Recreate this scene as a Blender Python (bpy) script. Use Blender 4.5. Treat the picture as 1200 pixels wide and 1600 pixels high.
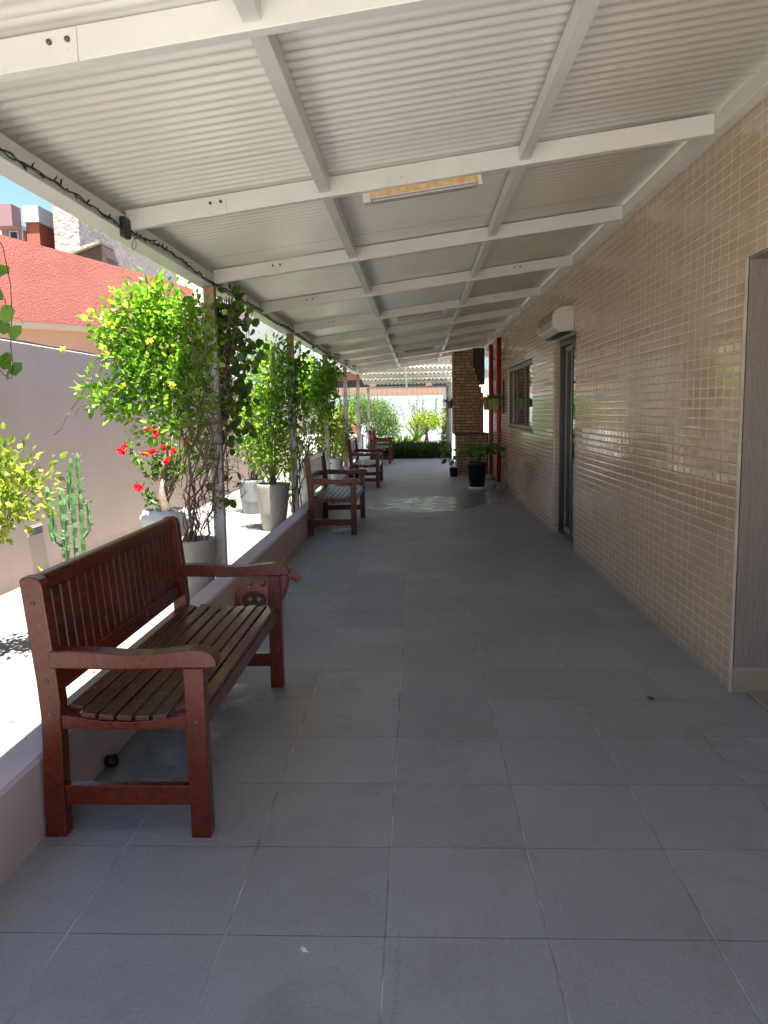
import bpy, bmesh, math, random
import numpy as np
from mathutils import Vector, Matrix

random.seed(7)
rng = np.random.default_rng(7)
S = bpy.context.scene
for o in list(bpy.data.objects):
    bpy.data.objects.remove(o)
COL = S.collection

# ------------------------------------------------------------------ camera
cam = bpy.data.cameras.new('camera')
cam.sensor_fit = 'VERTICAL'
cam.sensor_height = 24.0
cam.sensor_width = 18.0
cam.lens = 24.0 * 1228.8 / 1600.0
cam.clip_start = 0.05
cam.clip_end = 900
camo = bpy.data.objects.new('camera', cam)
COL.objects.link(camo)
pitch, roll, yaw = 0.12845, 0.01783, 0.04422
right = Vector((math.cos(yaw), math.sin(yaw), 0))
fwd = Vector((-math.sin(yaw) * math.cos(pitch), math.cos(yaw) * math.cos(pitch), -math.sin(pitch)))
down = fwd.cross(right)
r2 = right * math.cos(roll) + down * math.sin(roll)
d2 = -right * math.sin(roll) + down * math.cos(roll)
m = Matrix.Identity(4)
for i in range(3):
    m[i][0] = r2[i]; m[i][1] = -d2[i]; m[i][2] = -fwd[i]
m[0][3], m[1][3], m[2][3] = 0, 0, 1.5
camo.matrix_world = m
S.camera = camo

# ------------------------------------------------------------------ light
SUN = Vector((0.03, -0.25, 1.0)).normalized()
el = math.asin(SUN.z); az = math.atan2(SUN.x, SUN.y)
W = bpy.data.worlds.new('World'); S.world = W; W.use_nodes = True
wn = W.node_tree.nodes; wl = W.node_tree.links
bg = wn['Background']
sky = wn.new('ShaderNodeTexSky'); sky.sky_type = 'NISHITA'; sky.sun_disc = False
sky.sun_elevation = el; sky.sun_rotation = az
sky.air_density = 1.0; sky.dust_density = 0.1; sky.ozone_density = 3.0
wl.new(sky.outputs[0], bg.inputs[0]); bg.inputs[1].default_value = 0.055
sl = bpy.data.lights.new('sun', 'SUN'); sl.energy = 5.0; sl.angle = math.radians(0.53); sl.color = (1.0, 0.955, 0.89)
so = bpy.data.objects.new('sun', sl); COL.objects.link(so)
so.rotation_euler = SUN.to_track_quat('Z', 'Y').to_euler(); so.location = (0, 0, 20)
S.view_settings.view_transform = 'Standard'; S.view_settings.look = 'None'
S.view_settings.exposure = 2.3; S.view_settings.gamma = 1.0
S.render.engine = 'CYCLES'
S.cycles.max_bounces = 12; S.cycles.diffuse_bounces = 7; S.cycles.glossy_bounces = 5
S.cycles.transparent_max_bounces = 12; S.cycles.transmission_bounces = 6
S.cycles.sample_clamp_indirect = 8.0

# ------------------------------------------------------------------ node helper
class NT:
    def __init__(s, name):
        s.m = bpy.data.materials.new(name); s.m.use_nodes = True
        s.t = s.m.node_tree; s.b = s.t.nodes['Principled BSDF']; s.out = s.t.nodes['Material Output']
    def n(s, typ, ins=None, **kw):
        x = s.t.nodes.new(typ)
        for k, v in kw.items(): setattr(x, k, v)
        if ins:
            for k, v in ins.items(): s.set(x.inputs[k], v)
        return x
    def set(s, inp, v):
        if hasattr(v, 'is_output'): s.t.links.new(v, inp)
        elif hasattr(v, 'outputs'): s.t.links.new(v.outputs[0], inp)
        else:
            if isinstance(v, (tuple, list)) and len(v) == 3 and inp.type == 'RGBA': v = (*v, 1)
            inp.default_value = v
    def math(s, op, a, b=0.0, c=None, clamp=False):
        x = s.n('ShaderNodeMath', operation=op, use_clamp=clamp)
        s.set(x.inputs[0], a); s.set(x.inputs[1], b)
        if c is not None: s.set(x.inputs[2], c)
        return x.outputs[0]
    def mix(s, f, a, b, blend='MIX'):
        x = s.n('ShaderNodeMix', data_type='RGBA', blend_type=blend)
        s.set(x.inputs[0], f); s.set(x.inputs[6], a); s.set(x.inputs[7], b)
        return x.outputs[2]
    def ramp(s, f, stops):
        x = s.n('ShaderNodeValToRGB'); s.set(x.inputs[0], f)
        e = x.color_ramp.elements
        while len(e) < len(stops): e.new(0.5)
        for q, (p, c) in zip(e, stops):
            q.position = p; q.color = (*c, 1) if isinstance(c, (tuple, list)) else (c, c, c, 1)
        return x.outputs[0]
    def noise(s, scale, detail=3, rough=0.55, vec=None, dist=0.0):
        x = s.n('ShaderNodeTexNoise'); x.inputs['Scale'].default_value = scale
        x.inputs['Detail'].default_value = detail; x.inputs['Roughness'].default_value = rough
        x.inputs['Distortion'].default_value = dist
        s.set(x.inputs['Vector'], vec if vec is not None else s.co)
        return x.outputs[0]
    @property
    def co(s):
        if not hasattr(s, '_co'): s._co = s.n('ShaderNodeTexCoord').outputs['Object']
        return s._co
    @property
    def wpos(s):
        if not hasattr(s, '_wp'): s._wp = s.n('ShaderNodeNewGeometry').outputs['Position']
        return s._wp
    def sep(s, v):
        x = s.n('ShaderNodeSeparateXYZ'); s.set(x.inputs[0], v); return x.outputs
    def comb(s, x, y, z):
        q = s.n('ShaderNodeCombineXYZ')
        s.set(q.inputs[0], x); s.set(q.inputs[1], y); s.set(q.inputs[2], z); return q.outputs[0]
    def scalev(s, v, sc):
        q = s.n('ShaderNodeMapping'); s.set(q.inputs[0], v); q.inputs['Scale'].default_value = sc; return q.outputs[0]
    def bump(s, h, strength=0.5, dist=0.01, normal=None):
        q = s.n('ShaderNodeBump'); q.inputs['Strength'].default_value = strength; q.inputs['Distance'].default_value = dist
        s.set(q.inputs['Height'], h)
        if normal is not None: s.set(q.inputs['Normal'], normal)
        return q.outputs[0]
    def P(s, **kw):
        names = dict(color='Base Color', rough='Roughness', metal='Metallic', normal='Normal', spec='Specular IOR Level',
                     coat='Coat Weight', coatr='Coat Roughness', trans='Transmission Weight', alpha='Alpha', ior='IOR')
        for k, v in kw.items(): s.set(s.b.inputs[names[k]], v)
        return s.m

def band(t, u, half):
    """1 inside a line of half-width `half` around integer values of u"""
    f = t.math('FRACT', t.math('ADD', u, 0.5))
    d = t.math('ABSOLUTE', t.math('SUBTRACT', f, 0.5))
    return t.math('LESS_THAN', d, half), d

def simple(name, c, rough=0.5, var=0.12, scale=6, bump=0.0, bscale=60, metal=0.0, c2=None, spec=0.5):
    t = NT(name)
    n = t.noise(scale, 4)
    cc = c2 if c2 else tuple(x * (1 - var * 2.2) for x in c)
    col = t.mix(t.ramp(n, [(0.35, 0.0), (0.68, 1.0)]), cc, tuple(min(1, x * (1 + var * .5)) for x in c))
    kw = dict(color=col, rough=rough, metal=metal, spec=spec)
    if bump: kw['normal'] = t.bump(t.noise(bscale, 5, 0.6), bump, 0.004)
    return t.P(**kw)

MAT = {}
# floor tiles ---------------------------------------------------------------
TW, TX, TY = 0.46581, -1.04139, 2.08247
def mk_floor():
    t = NT('grey_floor_tile'); x, y, z = t.sep(t.wpos)
    u = t.math('DIVIDE', t.math('SUBTRACT', x, TX), TW); v = t.math('DIVIDE', t.math('SUBTRACT', y, TY), TW)
    wob = t.math('MULTIPLY', t.math('SUBTRACT', t.noise(9, 3, vec=t.wpos), 0.5), 0.004)
    lu, du = band(t, t.math('ADD', u, wob), 0.0042); lv, dv = band(t, t.math('ADD', v, wob), 0.0036)
    line = t.math('MAXIMUM', lu, lv)
    idv = t.comb(t.math('FLOOR', u), t.math('FLOOR', v), 0.0)
    wn_ = t.n('ShaderNodeTexWhiteNoise'); t.set(wn_.inputs[0], idv)
    big = t.noise(0.9, 4, 0.6, vec=t.wpos); mid = t.noise(7, 5, 0.7, vec=t.wpos); fine = t.noise(95, 4, 0.75, vec=t.wpos)
    base = t.mix(t.ramp(big, [(0.3, 0.0), (0.7, 1.0)]), (0.240, 0.238, 0.248), (0.325, 0.321, 0.328))
    base = t.mix(t.math('MULTIPLY', wn_.outputs[0], 0.6), base, (0.205, 0.204, 0.212))
    base = t.mix(t.ramp(mid, [(0.45, 0.0), (0.85, 0.35)]), base, (0.34, 0.336, 0.33))
    base = t.mix(t.ramp(fine, [(0.52, 0.0), (0.70, 0.6)]), base, (0.40, 0.395, 0.39))
    base = t.mix(t.ramp(t.noise(70, 4, 0.8, vec=t.wpos), [(0.30, 0.6), (0.44, 0.0)]), base, (0.14, 0.138, 0.136))
    # scuffs and dirt near the joints
    stain = t.ramp(t.noise(2.3, 6, 0.75, vec=t.wpos, dist=0.8), [(0.52, 0.0), (0.66, 0.6)])
    base = t.mix(stain, base, (0.195, 0.188, 0.18))
    jn = t.ramp(t.noise(5.0, 3, vec=t.wpos), [(0.35, 0.0), (0.65, 1.0)])
    light_j = t.math('MULTIPLY', lu, 1.0)
    jc = t.mix(jn, (0.10, 0.097, 0.092), (0.50, 0.495, 0.48))
    jc2 = t.mix(jn, (0.055, 0.053, 0.052), (0.16, 0.158, 0.152))
    col = t.mix(lv, base, jc2); col = t.mix(light_j, col, jc)
    def streak(x0, y0, x1, y1, wd):
        L_ = math.hypot(x1 - x0, y1 - y0); ux, uy = (x1 - x0) / L_, (y1 - y0) / L_
        al = t.math('ADD', t.math('MULTIPLY', t.math('SUBTRACT', x, x0), ux), t.math('MULTIPLY', t.math('SUBTRACT', y, y0), uy))
        ac_ = t.math('ABSOLUTE', t.math('SUBTRACT', t.math('MULTIPLY', t.math('SUBTRACT', x, x0), uy), t.math('MULTIPLY', t.math('SUBTRACT', y, y0), ux)))
        ac_ = t.math('ADD', ac_, t.math('MULTIPLY', t.math('SUBTRACT', t.noise(14, 4, .7, vec=t.wpos), .42), .03))
        inside = t.math('MULTIPLY', t.math('GREATER_THAN', al, 0.0), t.math('LESS_THAN', al, L_))
        return t.math('MULTIPLY', t.math('MULTIPLY', inside, t.math('LESS_THAN', ac_, wd)), t.ramp(t.noise(85, 4, .8, vec=t.wpos), [(0.47, 0.0), (0.62, 0.5)]))
    col = t.mix(t.math('MAXIMUM', streak(.145, 4.0, .05, 3.3, .008), streak(-.07, 2.1, -.08, 1.6, .009)), col, (0.10, 0.098, 0.093))
    # wet patches: puddle across the walkway and a splash by the near bench
    def patch(cx, cy, rx, ry):
        a = t.math('DIVIDE', t.math('SUBTRACT', x, cx), rx); b = t.math('DIVIDE', t.math('SUBTRACT', y, cy), ry)
        r = t.math('SQRT', t.math('ADD', t.math('MULTIPLY', a, a), t.math('MULTIPLY', b, b)))
        r = t.math('ADD', r, t.math('MULTIPLY', t.math('SUBTRACT', t.noise(2.6, 5, 0.65, vec=t.wpos), 0.5), 1.1))
        return t.ramp(r, [(0.72, 1.0), (1.02, 0.0)])
    wet = t.math('MAXIMUM', patch(0.15, 12.6, 1.3, 1.2), patch(-1.08, 3.55, 0.24, 0.85))
    wet = t.math('MAXIMUM', wet, patch(-1.12, 10.2, 0.3, 0.8))
    wet = t.math('MAXIMUM', wet, patch(1.25, 13.6, 0.5, 1.6))
    col = t.mix(wet, col, t.mix(0.35, col, (0.02, 0.02, 0.022)))
    rr = t.math('ADD', 0.42, t.math('MULTIPLY', mid, 0.22))
    rough = t.n('ShaderNodeMix'); t.set(rough.inputs[0], wet); t.set(rough.inputs[2], rr)
    t.set(rough.inputs[3], t.ramp(t.noise(4.5, 6, 0.75, vec=t.scalev(t.wpos, (1, 1.6, 1))), [(0.40, 0.20), (0.62, 0.48)]))
    edge = t.math('MINIMUM', t.ramp(t.math('SUBTRACT', 0.5, t.math('SUBTRACT', 0.5, du)), [(0.0, 0.0), (0.012, 1.0)]), t.ramp(dv, [(0.0, 0.0), (0.010, 1.0)]))
    h = t.math('ADD', t.math('MULTIPLY', edge, 0.6), t.math('MULTIPLY', fine, t.math('SUBTRACT', 0.22, t.math('MULTIPLY', wet, 0.21))))
    h = t.math('ADD', t.math('MULTIPLY', h, t.math('SUBTRACT', 1.0, t.math('MULTIPLY', wet, 0.85))), t.math('MULTIPLY', mid, t.math('MULTIPLY', t.math('SUBTRACT', 1.0, wet), 0.06)))
    return t.P(color=col, rough=rough.outputs[0], normal=t.bump(h, 0.7, 0.0030), spec=0.5)
MAT['floor'] = mk_floor()

# glazed wall tiles ---------------------------------------------------------
def mk_tile():
    t = NT('glazed_wall_tile'); x, y, z = t.sep(t.wpos)
    g = t.n('ShaderNodeNewGeometry'); nx, ny, nz = t.sep(g.outputs['True Normal'])
    side = t.math('GREATER_THAN', t.math('ABSOLUTE', ny), 0.5)
    hor = t.n('ShaderNodeMix'); t.set(hor.inputs[0], side); t.set(hor.inputs[2], y); t.set(hor.inputs[3], x)
    u = t.math('DIVIDE', t.math('SUBTRACT', hor.outputs[0], 4.05), 0.115); v = t.math('DIVIDE', z, 0.0568)
    lu, du = band(t, u, 0.024); lv, dv = band(t, v, 0.037)
    bigj, _ = band(t, t.math('DIVIDE', u, 9.0), 0.0035)
    line = t.math('MAXIMUM', lu, lv)
    idv = t.comb(t.math('FLOOR', u), t.math('FLOOR', v), 0.0)
    w1 = t.n('ShaderNodeTexWhiteNoise'); t.set(w1.inputs[0], idv)
    ra, rb, rc = t.sep(w1.outputs['Color'])
    cb = t.mix(ra, (0.54, 0.395, 0.252), (0.61, 0.455, 0.295))
    cb = t.mix(t.ramp(t.noise(0.7, 3, vec=t.wpos), [(0.35, 0), (0.7, 0.5)]), cb, (0.47, 0.355, 0.235))
    gr = t.mix(t.ramp(t.noise(14, 4, vec=t.wpos), [(0.3, 0), (0.7, 1)]), (0.70, 0.61, 0.46), (0.78, 0.70, 0.56))
    dark = t.math('MULTIPLY', lu, t.ramp(t.noise(1.4, 4, 0.7, vec=t.wpos), [(0.56, 0), (0.62, 0.8)]))
    gr = t.mix(t.math('MAXIMUM', dark, t.math('MULTIPLY', bigj, 0.7)), gr, (0.14, 0.10, 0.07))
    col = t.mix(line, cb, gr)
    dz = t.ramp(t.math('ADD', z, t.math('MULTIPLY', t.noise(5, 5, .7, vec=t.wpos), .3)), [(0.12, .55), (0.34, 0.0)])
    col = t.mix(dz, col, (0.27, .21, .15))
    fu = t.math('FRACT', u); fv = t.math('FRACT', v)
    ed = t.math('MINIMUM', t.ramp(du, [(0.015, 0.0), (0.11, 1.0)]), t.ramp(dv, [(0.03, 0.0), (0.2, 1.0)]))
    ed = t.math('POWER', ed, 0.6)
    tilt = t.math('ADD', t.math('MULTIPLY', t.math('SUBTRACT', ra, 0.5), fu), t.math('MULTIPLY', t.math('SUBTRACT', rb, 0.5), t.math('MULTIPLY', fv, 0.6)))
    h = t.math('ADD', t.math('MULTIPLY', ed, 0.9), t.math('MULTIPLY', tilt, 0.5))
    h = t.math('ADD', h, t.math('MULTIPLY', t.noise(7, 1, vec=t.wpos), 0.55))
    rough = t.mix(line, t.mix(rc, (0.06,) * 3, (0.12,) * 3), (0.7,) * 3)
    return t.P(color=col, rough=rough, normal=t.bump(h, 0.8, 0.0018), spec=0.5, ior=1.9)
MAT['tile'] = mk_tile()

def mk_brick():
    t = NT('rustic_brick'); x, y, z = t.sep(t.wpos)
    b = t.n('ShaderNodeTexBrick', offset=0.37, offset_frequency=2, squash=0.62, squash_frequency=3)
    h = t.math('ADD', x, y)
    wz = t.math('ADD', z, t.math('MULTIPLY', t.math('SUBTRACT', t.noise(7, 2, vec=t.wpos), .5), 0.014))
    t.set(b.inputs['Vector'], t.comb(h, wz, 0.0))
    b.inputs['Scale'].default_value = 1.0; b.inputs['Brick Width'].default_value = 0.215; b.inputs['Row Height'].default_value = 0.069
    b.inputs['Mortar Size'].default_value = 0.011; b.inputs['Mortar Smooth'].default_value = 0.3; b.inputs['Bias'].default_value = 0.0
    t.set(b.inputs['Color1'], (0.68, 0.49, 0.31)); t.set(b.inputs['Color2'], (0.42, 0.275, 0.165)); t.set(b.inputs['Mortar'], (0.15, 0.11, 0.08))
    col = t.mix(t.ramp(t.noise(14, 4, .7, vec=t.wpos), [(0.3, 0), (0.75, 0.6)]), b.outputs['Color'], (0.17, 0.11, 0.07))
    hh = t.math('ADD', t.math('SUBTRACT', 1.0, b.outputs['Fac']), t.math('MULTIPLY', t.noise(40, 4, vec=t.wpos), 0.5))
    return t.P(color=col, rough=0.85, normal=t.bump(hh, 0.9, 0.012))
MAT['brick'] = mk_brick()

def mk_metal_white():
    t = NT('white_painted_metal')
    n = t.noise(3, 4, vec=t.wpos)
    col = t.mix(t.ramp(n, [(0.35, 0), (0.7, 1)]), (0.63, 0.625, 0.58), (0.70, 0.695, 0.65))
    g = t.ramp(t.noise(38, 5, 0.7, vec=t.wpos), [(0.60, 0.0), (0.70, 0.5)])
    g = t.math('MULTIPLY', g, t.ramp(t.noise(2.1, 3, vec=t.wpos), [(0.46, 0), (0.6, 1)]))
    col = t.mix(g, col, (0.30, 0.23, 0.15))
    return t.P(color=col, rough=0.33, spec=0.5, normal=t.bump(t.noise(5, 2, vec=t.wpos), 0.12, 0.01))
MAT['steel'] = mk_metal_white()
def mk_sheet():
    t = NT('white_corrugated_sheet')
    n = t.noise(1.2, 4, vec=t.wpos)
    col = t.mix(t.ramp(n, [(0.35, 0), (0.7, 1)]), (0.74, 0.73, 0.675), (0.80, 0.79, 0.74))
    col = t.mix(t.ramp(t.noise(2.8, 6, .7, vec=t.scalev(t.wpos, (.4, 2.0, 1))), [(0.58, 0), (0.75, 0.35)]), col, (0.5, 0.455, 0.40))
    x, y, z = t.sep(t.wpos)
    ls, _ = band(t, t.math('DIVIDE', y, 0.97), 0.0035)
    col = t.mix(t.math('MULTIPLY', ls, .55), col, (0.28, .26, .22))
    return t.P(color=col, rough=0.34, spec=0.5)
MAT['sheet'] = mk_sheet()

def mk_wood(name, a, b, rough, wear=0.0):
    t = NT(name)
    gi = t.n('ShaderNodeNewGeometry')
    v = t.scalev(t.co, (14, 1.0, 14))
    n = t.noise(3.5, 6, 0.62, vec=v, dist=0.6)
    col = t.mix(t.ramp(n, [(0.3, 0), (0.72, 1)]), a, b)
    rn = gi.outputs['Random Per Island']
    col = t.mix(t.math('MULTIPLY', rn, 0.35), col, tuple(x * 0.5 for x in a))
    w = t.ramp(t.noise(22, 6, 0.75, dist=1.0), [(0.60, 0), (0.66, 1)])
    w = t.math('MULTIPLY', w, t.ramp(t.noise(2.5, 3), [(0.52, 0), (0.6, wear)]))
    col = t.mix(w, col, (0.19, 0.085, 0.05))
    r = t.math('ADD', rough, t.math('ADD', t.math('MULTIPLY', w, 0.3), t.math('MULTIPLY', t.noise(8, 3), 0.08)))
    return t.P(color=col, rough=r, normal=t.bump(n, 0.25, 0.002), spec=0.5)
MAT['wood'] = mk_wood('dark_red_varnished_wood', (0.062, 0.0075, 0.0030), (0.18, 0.021, 0.005), 0.22)
MAT['wood_slat'] = mk_wood('brown_seat_wood', (0.055, 0.019, 0.011), (0.125, 0.045, 0.024), 0.22, 1.0)

def mk_stucco(name, c, bs=35, bd=0.012, strength=0.6, rough=0.9, var=0.10, dirt=None):
    t = NT(name)
    col = t.mix(t.ramp(t.noise(1.1, 4, vec=t.wpos), [(0.3, 0), (0.7, 1)]), tuple(q * (1 - var) for q in c), c)
    if dirt:
        x, y, z = t.sep(t.wpos)
        dm = t.ramp(t.math('ADD', z, t.math('MULTIPLY', t.noise(3.5, 5, .7, vec=t.wpos), 0.22)), [(0.10, 0.75), (0.24, 0.0)])
        col = t.mix(dm, col, dirt)
        st = t.ramp(t.noise(1.6, 6, .7, vec=t.scalev(t.wpos, (2.5, 2.5, .35))), [(0.55, 0), (0.8, 0.3)])
        col = t.mix(st, col, tuple(q * .72 for q in c))
    h = t.noise(bs, 5, 0.6, vec=t.wpos)
    return t.P(color=col, rough=rough, normal=t.bump(h, strength, bd))
MAT['pink'] = mk_stucco('mauve_painted_wall', (0.50, 0.385, 0.345), 90, 0.002, 0.3, dirt=(0.26, 0.20, 0.18))
MAT['curb'] = mk_stucco('lilac_painted_kerb', (0.56, 0.455, 0.465), 25, 0.004, 0.5, rough=0.75)
MAT['salmon'] = mk_stucco('salmon_rough_stucco', (0.50, 0.16, 0.12), 26, 0.035, .8, var=0.18)
MAT['peach'] = mk_stucco('peach_plaster', (0.58, 0.36, 0.25), 30, 0.003, 0.3)
MAT['beige'] = mk_stucco('beige_plaster', (0.60, 0.50, 0.40), 30, 0.003, 0.3)
MAT['garden_white'] = mk_stucco('pale_blue_white_wall', (0.38, 0.43, 0.43), 30, 0.004, 0.4)
MAT['white_wall'] = mk_stucco('white_painted_wall', (0.72, 0.73, 0.72), 30, 0.004, 0.4)
MAT['plaster_grey'] = None
def mk_scratch():
    t = NT('grey_scratched_render')
    v = t.scalev(t.wpos, (16, 16, 2.6))
    n = t.noise(2.4, 6, 0.65, vec=v, dist=0.5); f = t.noise(90, 4, .7, vec=t.wpos)
    col = t.mix(t.ramp(n, [(0.3, 0), (0.7, 1)]), (0.22, 0.18, 0.15), (0.27, 0.225, 0.19))
    return t.P(color=col, rough=0.9, normal=t.bump(t.math('ADD', n, t.math('MULTIPLY', f, .35)), 1.0, 0.01))
MAT['plaster_grey'] = mk_scratch()
def mk_conc(name, a, b, cr=True):
    t = NT(name)
    n = t.noise(1.3, 6, 0.65, vec=t.wpos); f = t.noise(60, 4, .7, vec=t.wpos)
    col = t.mix(t.ramp(n, [(0.3, 0), (0.7, 1)]), a, b)
    col = t.mix(t.ramp(f, [(0.5, 0), (0.8, .3)]), col, tuple(q * .6 for q in a))
    col = t.mix(t.ramp(t.noise(4, 6, .75, vec=t.wpos, dist=1.2), [(0.58, 0), (0.70, .45)]), col, tuple(q * .62 for q in a))
    x, y, z = t.sep(t.wpos)
    if cr:
        l1, _ = band(t, t.math('DIVIDE', t.math('ADD', y, t.math('MULTIPLY', n, .03)), 2.1), 0.004)
        col = t.mix(t.math('MULTIPLY', l1, .7), col, tuple(q * .4 for q in a))
    return t.P(color=col, rough=0.85, normal=t.bump(f, 0.4, 0.004))
MAT['concrete'] = mk_conc('pale_concrete', (0.185, 0.179, 0.166), (0.25, 0.242, 0.224))
MAT['pale_bounce_paving'] = mk_conc('pale_bounce_paving', (0.55, .53, .49), (.64, .62, .57))
MAT['stone'] = mk_conc('travertine', (0.26, 0.20, 0.14), (0.34, 0.28, 0.20), False)
MAT['earth'] = mk_conc('dry_ground', (0.22, 0.19, 0.15), (0.30, 0.26, 0.2), False)
MAT['soil'] = simple('dark_soil', (0.05, 0.035, 0.022), 0.95, bump=1.0, bscale=50)
MAT['black'] = simple('black_plastic', (0.012, 0.012, 0.013), 0.5)
MAT['dark_frame'] = simple('bronze_aluminium', (0.035, 0.024, 0.018), 0.32)
MAT['light_frame'] = simple('grey_aluminium', (0.30, 0.29, 0.27), 0.35)
MAT['brown_board'] = simple('brown_board', (0.085, 0.042, 0.024), 0.5)
MAT['red_pipe'] = simple('red_pipe_paint', (0.36, 0.014, 0.016), 0.3)
MAT['ac_white'] = simple('cream_plastic', (0.68, 0.63, 0.56), 0.35, var=.05)
MAT['ac_grille'] = simple('grey_grille', (0.30, 0.26, 0.21), 0.4, var=.05)
MAT['diffuser'] = simple('lamp_diffuser', (0.42, 0.36, 0.34), 0.3, var=.05)
MAT['rust'] = simple('rusty_stain', (0.50, 0.27, 0.05), 0.7, scale=30, c2=(0.62, 0.5, 0.28))
MAT['steel_bolt'] = simple('rusted_bolt', (0.20, 0.11, 0.07), 0.5, metal=.4)
MAT['terracotta'] = simple('terracotta', (0.42, 0.125, 0.08), 0.6, scale=12, bump=.4)
MAT['terracotta_dark'] = simple('dark_glazed_clay', (0.12, 0.055, 0.035), 0.5, scale=20, bump=.4)
MAT['cream'] = simple('cream_trim', (0.55, 0.45, 0.36), 0.6)
MAT['pot_white'] = simple('white_glazed_pot', (0.74, 0.75, 0.76), 0.25, var=.05)
MAT['pot_orange'] = simple('orange_clay', (0.55, 0.20, 0.08), 0.7)
MAT['pot_lime'] = simple('pale_green_plastic', (0.50, 0.56, 0.22), 0.4, var=.08)
MAT['pot_dark'] = simple('dark_green_grey_pot', (0.022, 0.026, 0.024), 0.42, var=.15)
MAT['hood_grey'] = simple('weathered_grey', (0.2, 0.2, 0.2), .6)
def mk_pot_grey(name, c, b):
    t = NT(name); x, y, z = t.sep(t.co)
    n = t.noise(4, 5, .7, vec=t.scalev(t.co, (1, 1, .5)))
    col = t.mix(t.ramp(n, [(0.35, 0), (0.7, 1)]), c, b)
    rg = t.noise(70, 2, vec=t.scalev(t.co, (.05, .05, 1)))
    return t.P(color=col, rough=0.36, normal=t.bump(rg, 0.25, 0.004), spec=.5)
MAT['pot_grey'] = mk_pot_grey('grey_glazed_pot', (0.26, 0.25, 0.225), (0.40, 0.385, 0.35))
MAT['pot_bluegrey'] = mk_pot_grey('blue_grey_pot', (0.17, 0.185, 0.19), (0.30, 0.31, 0.31))
MAT['cable'] = simple('dark_cable', (0.02, 0.018, 0.016), 0.5)
MAT['bark'] = simple('brown_vine_bark', (0.24, 0.145, 0.10), 0.8, scale=25, c2=(0.10, 0.055, 0.035))
MAT['bark_pale'] = simple('pale_bark', (0.30, 0.24, 0.18), 0.8, scale=20, c2=(0.16, .12, .09))
MAT['post'] = None
def mk_post():
    t = NT('peeling_white_post')
    n = t.noise(9, 6, .75, vec=t.scalev(t.wpos, (1, 1, .4)))
    col = t.mix(t.ramp(n, [(0.5, 0), (0.62, 1)]), (0.62, 0.61, 0.58), (0.33, 0.25, 0.18))
    x, y, z = t.sep(t.wpos)
    top = t.ramp(t.math('ADD', z, t.math('MULTIPLY', n, .4)), [(0.0, 0.0), (1.0, 1.0)])
    rust = t.ramp(t.math('MULTIPLY', t.math('SUBTRACT', t.math('ADD', z, t.math('MULTIPLY', n, .5)), 2.2), 2.0), [(0.1, 0), (0.6, .9)])
    col = t.mix(rust, col, (0.33, 0.17, 0.06))
    return t.P(color=col, rough=0.55, normal=t.bump(n, .3, .004))
MAT['post'] = mk_post()
MAT['cable_white'] = simple('old_grey_fitting', (0.45, 0.44, 0.42), 0.5)

def mk_glass():
    t = NT('tinted_glass')
    tr = t.n('ShaderNodeBsdfTransparent', {'Color': (0.30, 0.32, 0.31)})
    gl = t.n('ShaderNodeBsdfGlossy', {'Color': (0.95, 0.97, 0.96), 'Roughness': 0.02})
    fr = t.n('ShaderNodeFresnel', {'IOR': 1.7})
    ms = t.n('ShaderNodeMixShader'); t.set(ms.inputs[0], t.math('ADD', fr.outputs[0], 0.2)); t.set(ms.inputs[1], tr.outputs[0]); t.set(ms.inputs[2], gl.outputs[0])
    t.t.links.new(ms.outputs[0], t.out.inputs[0])
    return t.m
MAT['glass'] = mk_glass()

def mk_leaf(name, a, b, c, tl=0.45, rough=0.35):
    t = NT(name); g = t.n('ShaderNodeNewGeometry')
    col = t.ramp(g.outputs['Random Per Island'], [(0.0, a), (0.55, b), (1.0, c)])
    d = t.n('ShaderNodeBsdfPrincipled'); t.set(d.inputs['Base Color'], col); t.set(d.inputs['Roughness'], rough); d.inputs['Specular IOR Level'].default_value = .4
    tc = t.mix(1.0, col, (1.25, 1.35, 0.55), 'MULTIPLY')
    tr = t.n('ShaderNodeBsdfTranslucent'); t.set(tr.inputs['Color'], tc)
    ms = t.n('ShaderNodeMixShader'); ms.inputs[0].default_value = tl
    t.t.links.new(d.outputs[0], ms.inputs[1]); t.t.links.new(tr.outputs[0], ms.inputs[2])
    t.t.links.new(ms.outputs[0], t.out.inputs[0]); return t.m
MAT['leaf_bright'] = mk_leaf('bright_green_leaf', (0.10, 0.23, 0.025), (0.20, 0.38, 0.035), (0.38, 0.52, 0.06))
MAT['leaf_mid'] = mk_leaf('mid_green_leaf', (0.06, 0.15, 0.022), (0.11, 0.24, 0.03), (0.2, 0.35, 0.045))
MAT['leaf_dark'] = mk_leaf('dark_green_leaf', (0.045, 0.10, 0.022), (0.08, 0.17, 0.03), (0.16, 0.25, 0.04), .3, .3)
MAT['leaf_yellow'] = mk_leaf('yellow_green_leaf', (0.13, 0.22, 0.025), (0.26, 0.34, 0.04), (0.44, 0.45, 0.08))
MAT['leaf_olive'] = mk_leaf('olive_grey_leaf', (0.07, 0.13, 0.045), (0.13, 0.21, 0.07), (0.26, 0.33, 0.13))
MAT['leaf_brown'] = mk_leaf('dry_brown_leaf', (0.12, 0.06, 0.02), (0.20, 0.10, 0.03), (0.3, 0.18, 0.06), .3, .6)
MAT['grass'] = mk_leaf('strap_grass', (0.03, 0.08, 0.02), (0.06, 0.13, 0.03), (0.13, 0.2, 0.06), .35)
MAT['lawn'] = mk_leaf('lawn_grass', (0.10, 0.2, 0.02), (0.16, 0.29, 0.03), (0.24, 0.36, 0.05), .35)
MAT['petal_red'] = mk_leaf('red_petal', (0.55, 0.01, 0.03), (0.70, 0.015, 0.05), (0.85, 0.06, 0.10), .3, .5)
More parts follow.
